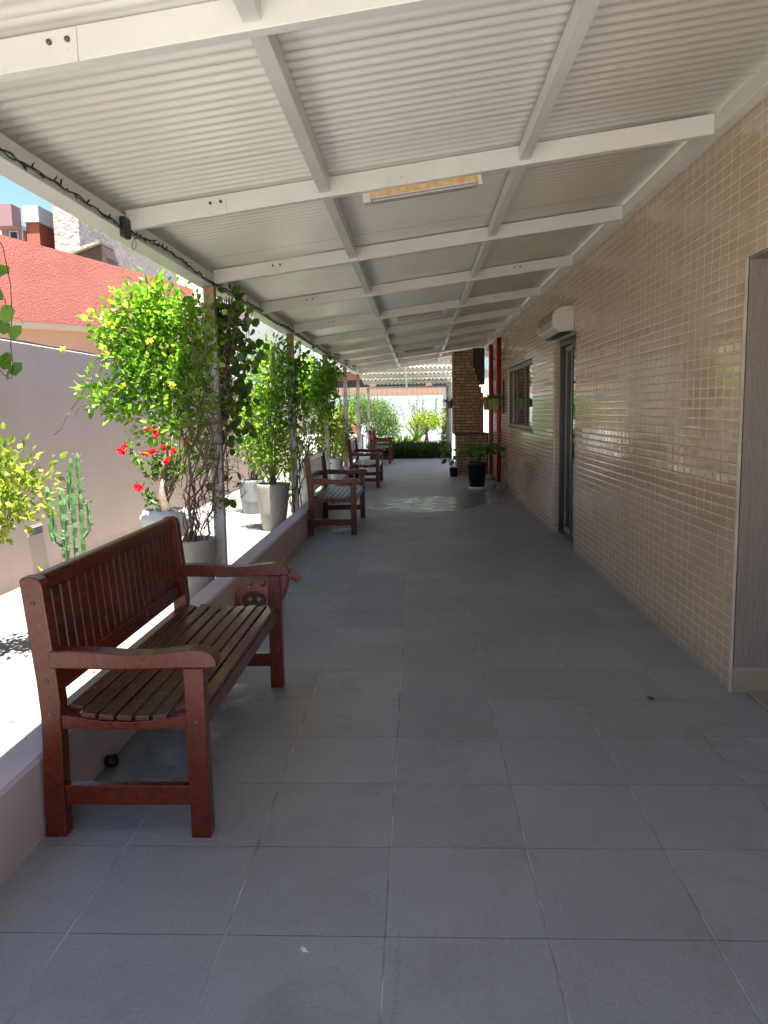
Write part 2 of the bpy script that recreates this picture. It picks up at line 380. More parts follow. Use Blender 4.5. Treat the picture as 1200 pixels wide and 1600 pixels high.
MAT['petal_yellow'] = mk_leaf('yellow_petal', (0.62, 0.55, 0.08), (0.75, 0.68, 0.13), (0.8, 0.76, 0.3), .4, .5)
MAT['petal_orange'] = mk_leaf('orange_petal', (0.8, 0.25, 0.02), (0.85, 0.35, 0.03), (0.9, 0.45, 0.05), .4, .5)
def mk_cactus():
    t = NT('cactus_skin')
    col = t.mix(t.ramp(t.noise(20, 4), [(0.35, 0), (0.7, 1)]), (0.07, 0.16, 0.06), (0.15, 0.27, 0.11))
    return t.P(color=col, rough=.5, normal=t.bump(t.noise(70, 3), .4, .004))
MAT['cactus'] = mk_cactus()

# ------------------------------------------------------------------ geometry helpers
class MB:
    def __init__(s): s.v = []; s.f = []; s.sm = []
    def add(s, vs, fs, smooth=False):
        n = len(s.v); s.v += [tuple(map(float, v)) for v in vs]
        s.f += [tuple(i + n for i in f) for f in fs]; s.sm += [smooth] * len(fs); return s
    def box(s, x0, x1, y0, y1, z0, z1):
        vs = [(x, y, z) for z in (z0, z1) for x, y in ((x0, y0), (x1, y0), (x1, y1), (x0, y1))]
        return s.add(vs, [(3, 2, 1, 0), (4, 5, 6, 7), (0, 1, 5, 4), (1, 2, 6, 5), (2, 3, 7, 6), (3, 0, 4, 7)])
    def hexa(s, vs): # 8 verts bottom 4, top 4
        return s.add(vs, [(3, 2, 1, 0), (4, 5, 6, 7), (0, 1, 5, 4), (1, 2, 6, 5), (2, 3, 7, 6), (3, 0, 4, 7)])
    def prism_y(s, prof, y0, y1, smooth=False): # profile in XZ
        n = len(prof); vs = [(x, y0, z) for x, z in prof] + [(x, y1, z) for x, z in prof]
        fs = [(i, (i + 1) % n, (i + 1) % n + n, i + n) for i in range(n)]
        s.add(vs, fs, smooth)
        b = len(s.v) - 2 * n
        s.f += [tuple(b + i for i in range(n))[::-1], tuple(b + n + i for i in range(n))]; s.sm += [False, False]
        return s
    def tube(s, pts, rad, seg=6, smooth=True, caps=True):
        pts = [Vector(p) for p in pts]; n = len(pts)
        if not hasattr(rad, '__len__'): rad = [rad] * n
        vs = []; up = Vector((0.13, 0.07, 1)).normalized(); prev = None
        for i, p in enumerate(pts):
            d = (pts[min(i + 1, n - 1)] - pts[max(i - 1, 0)])
            if d.length < 1e-9: d = Vector((0, 0, 1))
            d.normalize()
            if prev is None:
                a = d.cross(up)
                if a.length < .05: a = d.cross(Vector((1, 0, 0)))
            else: a = prev - d * prev.dot(d)
            if a.length < 1e-6: a = d.orthogonal()
            a.normalize(); prev = a; b = d.cross(a)
            for k in range(seg):
                t = 2 * math.pi * k / seg
                vs.append(p + (a * math.cos(t) + b * math.sin(t)) * rad[i])
        fs = [(i * seg + k, i * seg + (k + 1) % seg, (i + 1) * seg + (k + 1) % seg, (i + 1) * seg + k) for i in range(n - 1) for k in range(seg)]
        if caps: fs += [tuple(range(seg))[::-1], tuple((n - 1) * seg + k for k in range(seg))]
        return s.add(vs, fs, smooth)
    def lathe(s, prof, cx=0, cy=0, seg=36, sx=1, sy=1, smooth=True):
        n = len(prof); vs = []
        for r, z in prof:
            for k in range(seg):
                t = 2 * math.pi * k / seg; vs.append((cx + r * math.cos(t) * sx, cy + r * math.sin(t) * sy, z))
        fs = [(i * seg + k, i * seg + (k + 1) % seg, (i + 1) * seg + (k + 1) % seg, (i + 1) * seg + k) for i in range(n - 1) for k in range(seg)]
        return s.add(vs, fs, smooth)
    def build(s, name, mat, parent=None, bevel=0, subsurf=0, segs=2):
        me = bpy.data.meshes.new(name); me.from_pydata(s.v, [], s.f); me.materials.append(MAT[mat])
        me.polygons.foreach_set('use_smooth', s.sm); me.update()
        o = bpy.data.objects.new(name, me); COL.objects.link(o)
        if parent is not None:
            o.parent = parent
            o.matrix_parent_inverse = Matrix.Identity(4)
        if bevel:
            b = o.modifiers.new('bevel', 'BEVEL'); b.width = bevel; b.segments = segs; b.limit_method = 'ANGLE'; b.angle_limit = math.radians(40); b.harden_normals = False
        if subsurf:
            q = o.modifiers.new('sub', 'SUBSURF'); q.levels = subsurf; q.render_levels = subsurf
        return o

def meta(o, label, cat, group=None, kind=None):
    if label: o['label'] = label
    if cat: o['category'] = cat
    if group: o['group'] = group
    if kind: o['kind'] = kind
    return o
def thing(name, label, cat, loc=(0, 0, 0), group=None, rz=0):
    e = bpy.data.objects.new(name, None); e.empty_display_size = .1; COL.objects.link(e)
    e.location = loc; e.rotation_euler = (0, 0, rz); return meta(e, label, cat, group)
def kids(o): return [c for c in bpy.data.objects if c.parent == o]
def copy_tree(o, parent=None):
    c = o.copy(); COL.objects.link(c); c.parent = parent
    for ch in kids(o): copy_tree(ch, c)
    return c
def struct(o): o['kind'] = 'structure'; return o

def leaf_mesh(name, pos, dirs, size, mat, parent, width=0.5, curl=0.18, shape='leaf', norm=None):
    """pos Nx3, dirs Nx3, size N: folded pointed leaves, six vertices each"""
    pos = np.asarray(pos, float); n = len(pos); d = np.asarray(dirs, float)
    d /= np.linalg.norm(d, axis=1, keepdims=True) + 1e-9
    size = np.broadcast_to(np.asarray(size, float), (n,))[:, None]
    r = rng.normal(size=(n, 3)) if norm is None else np.asarray(norm, float) + rng.normal(size=(n, 3)) * .35
    sd = np.cross(d, r); sd /= np.linalg.norm(sd, axis=1, keepdims=True) + 1e-9
    up = np.cross(sd, d)
    w = width * size * .5
    if shape == 'leaf': a1, a2, w1, w2 = .28, .68, 1.0, .82
    elif shape == 'round': a1, a2, w1, w2 = .18, .72, 1.05, 1.0
    else: a1, a2, w1, w2 = .35, .75, 1.0, .7
    b = pos; tip = pos + d * size - up * size * curl
    l1 = pos + d * size * a1 + sd * w * w1 + up * size * .07; l2 = pos + d * size * a2 + sd * w * w2 - up * size * curl * .3
    q1 = pos + d * size * a1 - sd * w * w1 + up * size * .07; q2 = pos + d * size * a2 - sd * w * w2 - up * size * curl * .3
    mid1 = pos + d * size * a1 - up * size * .0; mid2 = pos + d * size * a2 - up * size * (curl * .45)
    V = np.stack([b, l1, l2, tip, q2, q1, mid1, mid2], 1).reshape(-1, 3)
    base = (np.arange(n) * 8)[:, None]
    F4 = np.concatenate([base + [[6, 1, 2, 7]], base + [[5, 6, 7, 4]]], 0)
    F3 = np.concatenate([base + [[0, 1, 6]], base + [[0, 6, 5]], base + [[7, 2, 3]], base + [[4, 7, 3]]], 0)
    me = bpy.data.meshes.new(name)
    me.vertices.add(len(V)); me.vertices.foreach_set('co', V.ravel())
    nl = F4.size + F3.size; me.loops.add(nl)
    me.loops.foreach_set('vertex_index', np.concatenate([F4.ravel(), F3.ravel()]).astype(np.int32))
    npol = len(F4) + len(F3); me.polygons.add(npol)
    st = np.concatenate([np.arange(len(F4)) * 4, F4.size + np.arange(len(F3)) * 3]).astype(np.int32)
    me.polygons.foreach_set('loop_start', st)
    me.update(calc_edges=True); me.validate()
    me.polygons.foreach_set('use_smooth', [True] * npol)
    me.materials.append(MAT[mat])
    o = bpy.data.objects.new(name, me); COL.objects.link(o); o.parent = parent
    return o

def cloud(blobs, per, clump=7, cs=.06):
    """leaf positions in clumps through ellipsoids: blobs = (x,y,z,rx,ry,rz,weight)"""
    P = []; D = []
    for bx, by, bz, rx, ry, rz, wgt in blobs:
        nc = max(1, int(per * wgt / clump))
        u = rng.normal(size=(nc, 3)); u /= np.linalg.norm(u, axis=1, keepdims=True)
        rr = rng.uniform(.25, 1, (nc, 1)) ** .45 * rng.uniform(.8, 1.15, (nc, 1))
        c = np.array([bx, by, bz]) + u * rr * np.array([rx, ry, rz])
        for ci, ui in zip(c, u):
            k = rng.integers(max(2, clump - 3), clump + 4)
            p = ci + rng.normal(size=(k, 3)) * cs
            d = (p - ci) * 6 / cs * .2 + ui * .8 + rng.normal(size=(k, 3)) * .6 + np.array([0, 0, .1])
            P.append(p); D.append(d)
    return np.concatenate(P), np.concatenate(D)

def walk(p0, p1, n=10, j=.05, sag=0.0):
    p0 = np.array(p0, float); p1 = np.array(p1, float); out = []
    off = np.zeros(3)
    for i in range(n + 1):
        t = i / n; off = off * .75 + rng.normal(size=3) * j
        out.append(tuple(p0 + (p1 - p0) * t + off * math.sin(math.pi * t) * 1.0 + np.array([0, 0, -sag * 4 * t * (1 - t)])))
    return out

# ------------------------------------------------------------------ ground
g = MB().box(-300, 300, -300, 300, -.5, -.03).build('ground', 'earth'); struct(g)
f = MB().box(-1.36, 3.2, -.6, 24.5, -.026, 0).build('terrace_floor', 'floor'); struct(f)
c = MB().box(-3.55, -1.51, -.6, 26, -.026, -.002).build('courtyard_pavement', 'concrete'); struct(c)
fc = MB().box(-8, 12, -16, -.6, -.026, -.001).build('unseen_bounce_paving', 'pale_bounce_paving'); struct(fc)  # unseen paving added behind the camera, pale to bounce light under the canopy
gd = MB().box(-3.55, 1.05, 26.0, 32, -.026, 0.0).box(-1.51, 1.05, 24.5, 26.0, -.026, 0.0).build('garden_bed', 'concrete'); struct(gd)

# kerb wall
kb = MB()
ys = np.linspace(-.6, 23.9, 60)
prev = None
prof_pts = []
for y in ys:
    w = rng.normal() * .0025
    prof_pts.append([(-1.51 + w, y, -.026), (-1.36 + w, y, -.026), (-1.36 + w * .5, y, .283), (-1.372 + w, y, .297), (-1.498 + w, y, .297), (-1.51 + w, y, .285)])
vs = [p for pr in prof_pts for p in pr]; n = 6
fs = [(i * n + k, i * n + (k + 1) % n, (i + 1) * n + (k + 1) % n, (i + 1) * n + k) for i in range(len(ys) - 1) for k in range(n)]
fs += [tuple(range(n)), tuple((len(ys) - 1) * n + k for k in range(n))[::-1]]
kb.add(vs, fs)
meta(kb.build('kerb_wall', 'curb'), 'long low lilac-painted kerb wall running behind the benches', 'low wall')

# ------------------------------------------------------------------ tiled building
bld = thing('tiled_building', 'long building wall clad in glossy beige mosaic tiles with dark door and window', 'building', (1.72, 11, 0))
O = Vector((1.72, 11, 0))
def bx(mb, x0, x1, y0, y1, z0, z1, o=O): return mb.box(x0 - o.x, x1 - o.x, y0 - o.y, y1 - o.y, z0 - o.z, z1 - o.z)
wall = MB(); X0, X1, ZT = 1.62, 1.80, 2.96
for y0, y1, z0, z1 in ((4.05, 8.22, 0, ZT), (-4, 4.05, 2.215, ZT), (8.22, 9.53, 2.27, ZT), (9.53, 11.25, 0, ZT), (11.25, 14.35, 0, 1.17),
                       (11.25, 14.35, 2.2, ZT), (14.35, 18.18, 0, ZT), (18.18, 20.4, 2.2, ZT)):
    bx(wall, X0, X1, y0, y1, z0, z1)
wall.build('tiled_wall', 'tile', bld)
rv = MB(); bx(rv, 1.632, 3.0, 4.035, 4.05, .142, 2.200); bx(rv, 1.632, 3.0, -4, 4.05, 2.2, 2.2145); rv.build('plaster_reveal', 'plaster_grey', bld)
sk = MB(); bx(sk, 1.628, 3.0, 4.028, 4.05, .001, .142); sk.build('skirting', 'stone', bld, bevel=.003)
tr = MB(); bx(tr, 1.612, 1.628, 4.037, 4.052, 0, 2.21); tr.build('corner_trim', 'cream', bld, bevel=.002)
th = MB(); bx(th, 1.70, 3.0, -4, 4.027, .0005, .018); th.build('threshold_slab', 'stone', bld, bevel=.006)
# dark room behind the openings
rm = MB()
bx(rm, 1.80, 5, 4.3, 18.1, -.02, 0.002); bx(rm, 4.9, 5, 4.3, 18.1, .002, 2.9); bx(rm, 1.8, 4.9, 4.2, 4.3, .002, 2.9); bx(rm, 1.8, 4.9, 18.1, 18.17, .002, 2.9); bx(rm, 1.8, 5, 4.3, 18.1, 2.9, 2.95)
rm.build('room_interior', 'beige', bld)
hall = MB(); bx(hall, 3.0, 3.1, -4, 4.05, 0, 2.9); bx(hall, 1.8, 3.0, -4, 4.2, 2.9, 2.95); hall.build('hall_wall', 'plaster_grey', bld)
# sliding door
dr = bpy.data.objects.new('sliding_door', None); COL.objects.link(dr); dr.parent = bld; dr.location = (1.75 - O.x, 8.87 - O.y, 0)
OD = Vector((1.75, 8.87, 0))
fr = MB()
for b in ((1.69, 1.79, 8.225, 8.285, 0.002, 2.268), (1.69, 1.79, 9.46, 9.525, 0.002, 2.268), (1.69, 1.79, 8.285, 9.46, 2.20, 2.268), (1.69, 1.79, 8.285, 9.46, .002, .02)):
    bx(fr, *b, OD)
fr.build('frame', 'dark_frame', dr, bevel=.003)
for ya, yb, xx in ((8.30, 8.90, 1.72), (8.86, 9.455, 1.755)):
    lf = MB()
    for b in ((xx - .012, xx + .012, ya, ya + .05, .022, 2.195), (xx - .012, xx + .012, yb - .05, yb, .022, 2.195), (xx - .012, xx + .012, ya + .05, yb - .05, 2.14, 2.195), (xx - .012, xx + .012, ya + .05, yb - .05, .022, .09)):
        bx(lf, *b, OD)
    l = lf.build('door_leaf', 'light_frame' if xx > 1.74 else 'dark_frame', dr, bevel=.002)
    gp = MB(); bx(gp, xx - .003, xx + .003, ya + .05, yb - .05, .09, 2.14, OD); gp.build('glass_pane', 'glass', l)
    hd = MB(); bx(hd, xx - .03, xx - .012, ya + .01, ya + .03, .95, 1.15, OD); hd.build('handle', 'steel_bolt', l, bevel=.003)
# window
wd = bpy.data.objects.new('window', None); COL.objects.link(wd); wd.parent = bld; wd.location = (1.7 - O.x, 12.8 - O.y, 1.17)
OW = Vector((1.7, 12.8, 1.17))
fr = MB()
for b in ((1.655, 1.72, 11.255, 11.33, 1.175, 2.195), (1.655, 1.72, 14.27, 14.345, 1.175, 2.195), (1.655, 1.72, 11.33, 14.27, 2.125, 2.195), (1.655, 1.72, 11.33, 14.27, 1.175, 1.235),
          (1.66, 1.71, 12.25, 12.31, 1.235, 2.125), (1.66, 1.71, 13.28, 13.34, 1.235, 2.125)):
    bx(fr, *b, OW)
fr.build('frame', 'dark_frame', wd, bevel=.003)
for ya, yb in ((11.33, 12.25), (12.31, 13.28), (13.34, 14.27)):
    gp = MB(); bx(gp, 1.680, 1.686, ya, yb, 1.235, 2.125, OW); gp.build('glass_pane', 'glass', wd)
br = MB()
for k in range(9): bx(br, 1.74, 1.75, 11.5 + k * .33, 11.512 + k * .33, 1.18, 2.19, OW)
br.build('security_bar', 'dark_frame', wd)
si = MB(); bx(si, 1.605, 1.66, 11.2, 14.4, 1.145, 1.172, OW); si.build('sill', 'cream', wd, bevel=.003)

# air curtain
acO = Vector((1.62, 8.85, 2.285))
ac = thing('air_curtain', 'cream rounded air curtain unit mounted on the tiled wall above the sliding door', 'air curtain', acO)
pr = [(-.02 + 0.02, 0.0), (-.15, -.015), (-.205, .03), (-.225, .10), (-.215, .17), (-.17, .225), (-.10, .245), (0, .245)]
body = MB().prism_y(pr, -.52, .50); body.build('housing', 'ac_white', ac, bevel=.006)
for ya, yb in ((-.47, -.015), (.015, .45)):
    gm = MB()
    for k in range(26):
        y = ya + (yb - ya) * k / 26
        gm.prism_y([(-.210, .04), (-.2305, .10), (-.2205, .17), (-.178, .222), (-.172, .216), (-.212, .168), (-.222, .10), (-.204, .043)], y, y + (yb - ya) / 26 * .55)
    gm.build('grille', 'ac_grille', ac)
ou = MB().box(-.14, -.03, -.48, .46, -.022, -.012); ou.build('air_outlet', 'black', ac)

# red pipes with clamps and footings
for i, (y, lab) in enumerate(((16.75, 'red painted pipe nearer the brick barbecue, running down the tiled wall'), (15.15, 'red painted pipe nearer the window, running down the tiled wall'))):
    p = thing('wall_pipe', lab, 'pipe', (1.55, y, 0), 'red pipes down the tiled wall')
    MB().tube([(0, 0, .06), (0, 0, .75), (0, 0, 1.5), (0, 0, 2.82)], .045, 14).build('pipe', 'red_pipe', p)
    for z in (.55, 1.7, 2.5):
        MB().tube([(0, 0, z), (0, 0, z + .04)], .052, 14).box(.02, .07, -.02, .02, z, z + .04).build('clamp', 'red_pipe', p)
    MB().lathe([(0, 0), (.13, 0), (.125, .08), (.09, .11), (0, .115)], 0, 0, 14).build('footing', 'plaster_grey', p)
gb = MB().box(-.07, .07, -.12, .12, 0, .17)
o = gb.build('concrete_block', 'plaster_grey', None, bevel=.02); o.location = (1.50, 14.35, 0)
meta(o, 'small grey concrete block at the foot of the tiled wall by the red pipes', 'block')

# ------------------------------------------------------------------ canopy
can = thing('canopy_roof', 'long white steel canopy with corrugated sheets covering the walkway', 'canopy', (0, 10, 2.5))
OC = Vector((0, 10, 2.5))
SL = 0.1265
def zb(x): return 2.49 + SL * (x + 1.55)
RY = [.62, 2.48, 4.33, 6.16, 8.03, 10.05, 11.95, 13.85, 15.75, 17.65, 19.55, 21.45]
def slope_box(mb, x0, x1, y0, y1, dz0, dz1, o=OC):
    return mb.hexa([(x - o.x, y - o.y, zb(x) + dz - o.z) for dz in (dz0, dz1) for x, y in ((x0, y0), (x1, y0), (x1, y1), (x0, y1))])
# sheets
def sheet(x0, x1, y0, y1, wl, amp, name, base, parent, o, per=8):
    n = int((y1 - y0) / wl * per)
    yy = np.linspace(y0, y1, n + 1); xs = (x0, (x0 + x1) / 2, x1)
    ph = (yy - y0) / wl * 2 * math.pi
    hz = amp * np.clip(np.cos(ph) * 1.35, -1, 1)
    vs = []; fs = []
    for x in xs:
        for y, h in zip(yy, hz): vs.append((x - o.x, y - o.y, base(x) + h - o.z))
    N = len(yy)
    for a in range(2):
        for i in range(N - 1): fs.append((a * N + i, a * N + i + 1, (a + 1) * N + i + 1, (a + 1) * N + i))
    ob = MB().add(vs, fs, True).build(name, 'sheet', parent)
    s = ob.modifiers.new('t', 'SOLIDIFY'); s.thickness = .0015; s.offset = 1
    return ob
for (y0, y1) in ((.5, 2.40), (2.40, 8.1), (8.1, 15), (15, 21.7)):
    sheet(-1.80, 1.66, y0, y1 + .02, 0.074, .0031, 'roof_sheet', lambda x: zb(x) + .1125, can, OC)
for y in RY:
    o = slope_box(MB(), -1.552, 1.545, y, y + .05, 0, .10).build('rafter', 'steel', can, bevel=.003)
    # joint plates with two bolts
    for px_ in ((-1.06,) if int(y * 10) % 2 else (-1.06, 1.0)):
        pl = slope_box(MB(), px_ - .055, px_ + .055, y - .005, y - .0015, -.004, .094).build('splice_plate', 'steel', o)
        for q in (-.028, .028):
            x = px_ + q; z = zb(x) + .062
            MB().tube([(x - OC.x, y - .014 - OC.y, z - OC.z), (x - OC.x, y - .004 - OC.y, z - OC.z)], .008, 8).build('bolt', 'steel_bolt', pl)
            
for x in (-.475, .575):
    mb = MB()
    for a, b in zip(RY[:-1], RY[1:]): slope_box(mb, x - .028, x + .028, a + .052, b - .002, .022, .098)
    mb.build('purlin', 'steel', can, bevel=.0025)
mb = MB(); mb.box(-1.675, -1.555, -9.5, 11.5, 2.472 - 2.5, 2.565 - 2.5); mb.build('eave_beam', 'steel', can, bevel=.004)
mb = MB()
for a, b in zip(RY[:-1], RY[1:]): mb.box(1.548, 1.615, a - 10 + .0, b - 10 + .0, 2.895 - 2.5, 2.985 - 2.5)
mb.build('wall_beam', 'steel', can, bevel=.003)
mb = MB()
for a, b in zip(RY[:-1], RY[1:]):
    for xc in (-1.535, -.43, .53, 1.53): pass
for y in (.66, 2.50, 6.18, 10.07, 13.87, 17.67, 21.47):
    p = MB().box(-1.64, -1.555, y - 10 - .01, y - 10 + .06, -2.5, 2.4715 - 2.5)
    p.build('post', 'post', can, bevel=.004)
# end lean-to roof with light slots
er = thing('rear_roof', 'corrugated rear roof with rows of light gaps at the far end of the walkway', 'roof', (0, 24, 2.5))
OE = Vector((0, 24, 2.5))
def ze(y): return 2.80 - (y - 21.7) * .105
def er_sheet(y0, y1, lift0, lift1):
    wl = .13; n = int(2.9 / wl * 8); xs = np.linspace(-1.75, 1.15, n + 1); hz = .02 * np.clip(np.cos(xs / wl * 2 * math.pi) * 1.3, -1, 1)
    vs = [(x, y - OE.y, ze(y) + l + h - OE.z) for y, l in ((y0, lift0), (y1, lift1)) for x, h in zip(xs, hz)]
    N = n + 1
    ob = MB().add(vs, [(i, i + 1, N + i + 1, N + i) for i in range(n)], True).build('roof_sheet', 'sheet', er)
    s = ob.modifiers.new('t', 'SOLIDIFY'); s.thickness = .0015
yy = [21.75, 23.0, 24.2, 25.4, 26.5]
for i in range(4): er_sheet(yy[i] + .0, yy[i + 1] + .02, .055, .075)
for i, y in enumerate(yy):
    MB().box(-1.7, 1.1, y - OE.y - .03, y - OE.y + .03, ze(y) - .07 - OE.z, ze(y) - .012 - OE.z + (0.0)).build('purlin', 'steel', er)
MB().hexa([(x, y - OE.y, ze(y) + dz - OE.z) for dz in (-.14, -.075) for x, y in ((-.36, 21.8), (-.30, 21.8), (-.30, 26.5), (-.36, 26.5))]).build('rafter', 'steel', er)
for x in (-1.62, 1.0): MB().box(x - .035, x + .035, 26.44 - OE.y, 26.51 - OE.y, -2.5, ze(26.5) - .071 - 2.5).build('post', 'post', er)

# tube lamps
for i, (y, lab) in enumerate(((4.40, 'nearest tube lamp with rusty yellowed reflector under the canopy rafter'), (10.12, 'second tube lamp, unlit, under the middle of the canopy'), (15.82, 'farthest tube lamp, unlit, small under the far canopy'))):
    l = thing('tube_lamp', lab, 'ceiling lamp', (0.03, y, zb(0.03) + .02), 'tube lamps under the canopy')
    l.rotation_euler = (0, -math.atan(SL), 0)
    MB().box(-.31, .31, -.0185, .055, -.052, -.022).build('lamp_body', 'steel', l, bevel=.004)
    MB().box(-.27, .30, -.024, -.0195, -.048, -.006 if i == 0 else -.02).build('reflector', 'rust' if i == 0 else 'ac_grille', l)
    MB().box(-.27, .30, -.012, .05, -.068, -.053).build('diffuser', 'diffuser', l, bevel=.005)
    MB().box(-.315, -.272, -.027, .056, -.07, -.02).build('end_cap', 'ac_white', l, bevel=.004)
    MB().box(.302, .325, -.027, .056, -.07, -.02).build('end_cap', 'ac_white', l, bevel=.004)
    MB().tube([(.0, -.024, -.01), (.03, -.008, .04), (.06, -.0075, .078)], .002, 5).build('cable', 'cable', l)

# fairy lights along the eave
fl = thing('fairy_lights', 'dark unlit string of fairy lights wound along the eave beam', 'string lights', (-1.6, 8, 2.48))
OF = Vector((-1.6, 8, 2.48))
w = MB()
pts = []; pts2 = []
for i in range(900):
    y = .5 + i * .022
    sg = .018 * math.sin(y * 3.4) * math.sin(y * .9)
    pts.append((-1.5445 + .004 * math.sin(y * 19) - OF.x, y - OF.y, 2.500 + sg + .005 * math.sin(y * 31) - OF.z))
    pts2.append((-1.541 + .004 * math.cos(y * 23) - OF.x, y - OF.y, 2.494 + sg - .006 * math.sin(y * 27) - OF.z))
w.tube(pts, .0040, 4).tube(pts2, .0036, 4); w.build('wire', 'cable', fl)
bl = MB()
for i in range(0, 900, 3):
    p = Vector(pts[i]); d = Vector((abs(random.gauss(.3, .4)), random.gauss(0, .8), random.gauss(-.3, 1))).normalized() * random.uniform(.015, .03)
    bl.tube([p, p + d * .5, p + d], [.0038, .0045, .002], 4)
bo = bl.build('bulb', 'cable', fl)
bo['kind'] = 'stuff'
jb = MB().box(.04, .075, 4.24 - OF.y, 4.335 - OF.y, -.045, .06); jb.build('junction_box', 'black', fl, bevel=.01)
lp = MB(); lp.tube([(.06 + .02 * math.sin(a), 4.35 - OF.y + .05 * a / 3, -.01 - .035 * (1 - math.cos(a))) for a in np.linspace(0, 2 * math.pi, 12)], .002, 4)
lp.build('loose_loop', 'cable', fl)

# ------------------------------------------------------------------ benches
def make_bench(label):
    b = thing('garden_bench', label, 'bench', (-1.05, 3.4, 0), 'varnished wooden benches along the kerb')
    ox, oy = -1.05, 3.4
    def bb(mb, x0, x1, y0, y1, z0, z1): return mb.box(x0 - ox, x1 - ox, y0 - oy, y1 - oy, z0, z1)
    for ys_ in ((2.60, 2.66), (4.13, 4.19)):
        ya, yb = ys_[0] - oy, ys_[1] - oy; out = ya if ya < 0 else yb; s = -1 if ya < 0 else 1
        pr = [(-1.352, 0), (-1.277, 0), (-1.268, .42), (-1.264, .50), (-1.272, .62), (-1.300, .925), (-1.310, .942), (-1.335, .952), (-1.368, .950), (-1.379, .940), (-1.345, .58), (-1.338, .45)]
        l = MB().prism_y([(x - ox, z) for x, z in pr], ya, yb).build('leg', 'wood', b, bevel=.004)
        for x, z in ((-1.335, .86), (-1.308, .58), (-1.303, .46)):
            MB().tube([(x - ox, out - s * .002, z), (x - ox, out + s * .0025, z)], .008, 10).build('screw', 'steel_bolt', l)
        fl_ = MB(); bb(fl_, -.822, -.752, ys_[0], ys_[1], 0, .625); l = fl_.build('leg', 'wood', b, bevel=.004)
        MB().tube([(-.785 - ox, out - s * .002, .43), (-.785 - ox, out + s * .0025, .43)], .008, 10).build('screw', 'steel_bolt', l)
        top = [(-1.292, .690), (-1.22, .692), (-1.12, .686), (-1.02, .678), (-.93, .678), (-.85, .688), (-.79, .694), (-.745, .690), (-.718, .676), (-.704, .655), (-.702, .634)]
        bot = [(-.706, .6265), (-.83, .6265), (-.92, .624), (-1.05, .622), (-1.292, .627)]
        MB().prism_y([(x - ox, z) for x, z in top + bot][::-1], ya - .006, yb + .006).build('armrest', 'wood', b, bevel=.006, segs=3)
        rail = [(-1.272, .402), (-.823, .402), (-.823, .452), (-.92, .436), (-1.02, .428), (-1.12, .431), (-1.21, .446), (-1.272, .455)]
        MB().prism_y([(x - ox, z) for x, z in rail], ya + .008, yb - .012).build('side_rail', 'wood', b, bevel=.003)
        r = MB(); bb(r, -1.276, -.823, ys_[0] + .012, ys_[1] - .012, .118, .19); r.build('stretcher', 'wood', b, bevel=.003)
    r = MB(); bb(r, -.805, -.768, 2.661, 4.129, .385, .450); r.build('front_apron', 'wood', b, bevel=.003)
    r = MB(); bb(r, -1.33, -1.29, 2.661, 4.129, .385, .448); r.build('rear_apron', 'wood', b, bevel=.003)
    r = MB(); bb(r, -1.06, -1.02, 2.655, 4.135, .385, .425); r.build('centre_support', 'wood', b)
    def zs(x): # dished seat
        t = (x + 1.27) / .52
        return .430 + .026 * (2 * t - 1) ** 2 + (.006 if t > .8 else 0)
    nS = 8; x0, x1 = -1.262, -.752; pw = (x1 - x0) / nS
    for k in range(nS):
        a = x0 + k * pw; c_ = a + pw - .013
        mb = MB()
        ya, yb = (2.612, 4.178) if (a > -1.25 and c_ < -.83) else (2.664, 4.126)
        vs = [(x - ox, y - oy, zs(x) + dz) for dz in (0, .02) for x, y in ((a, ya), (c_, ya), (c_, yb), (a, yb))]
        if k == nS - 1:
            vs = [(min(x, -.745 - ox) , y, z) for x, y, z in vs]
        mb.hexa(vs); mb.build('seat_slat', 'wood_slat', b, bevel=.004)
    def back(x, z): return x - .075 * (z - .5)
    def bk(mb, y0, y1, z0, z1, th0, th1, base=-1.283):
        mb.hexa([(back(base, z) + t - ox, y - oy, z) for z in (z0, z1) for t, y in ((th0, y0), (th1, y0), (th1, y1), (th0, y1))])
    t_ = MB(); bk(t_, 2.661, 4.129, .884, .948, -.05, -.008); t_.build('top_rail', 'wood', b, bevel=.01, segs=3)
    t_ = MB(); bk(t_, 2.661, 4.129, .515, .588, -.045, -.010); t_.build('lower_rail', 'wood', b, bevel=.004)
    n = 20
    for k in range(n):
        yc = 2.70 + (4.09 - 2.70) * k / (n - 1)
        t_ = MB(); bk(t_, yc - .0275, yc + .0275, .5885, .8835, -.035, -.020); t_.build('back_slat', 'wood', b, bevel=.002, segs=1)
    return b
b1 = make_bench('nearest dark red wooden bench against the lilac kerb')
for y, lab in ((10.24, 'second wooden bench from the camera, beside the tall grey planters'), (16.1, 'third wooden bench along the kerb, near the far posts'), (23.0, 'farthest wooden bench, in front of the strap-leaf border')):
    c = copy_tree(b1); c.location = (-1.05, y, 0); c['label'] = lab

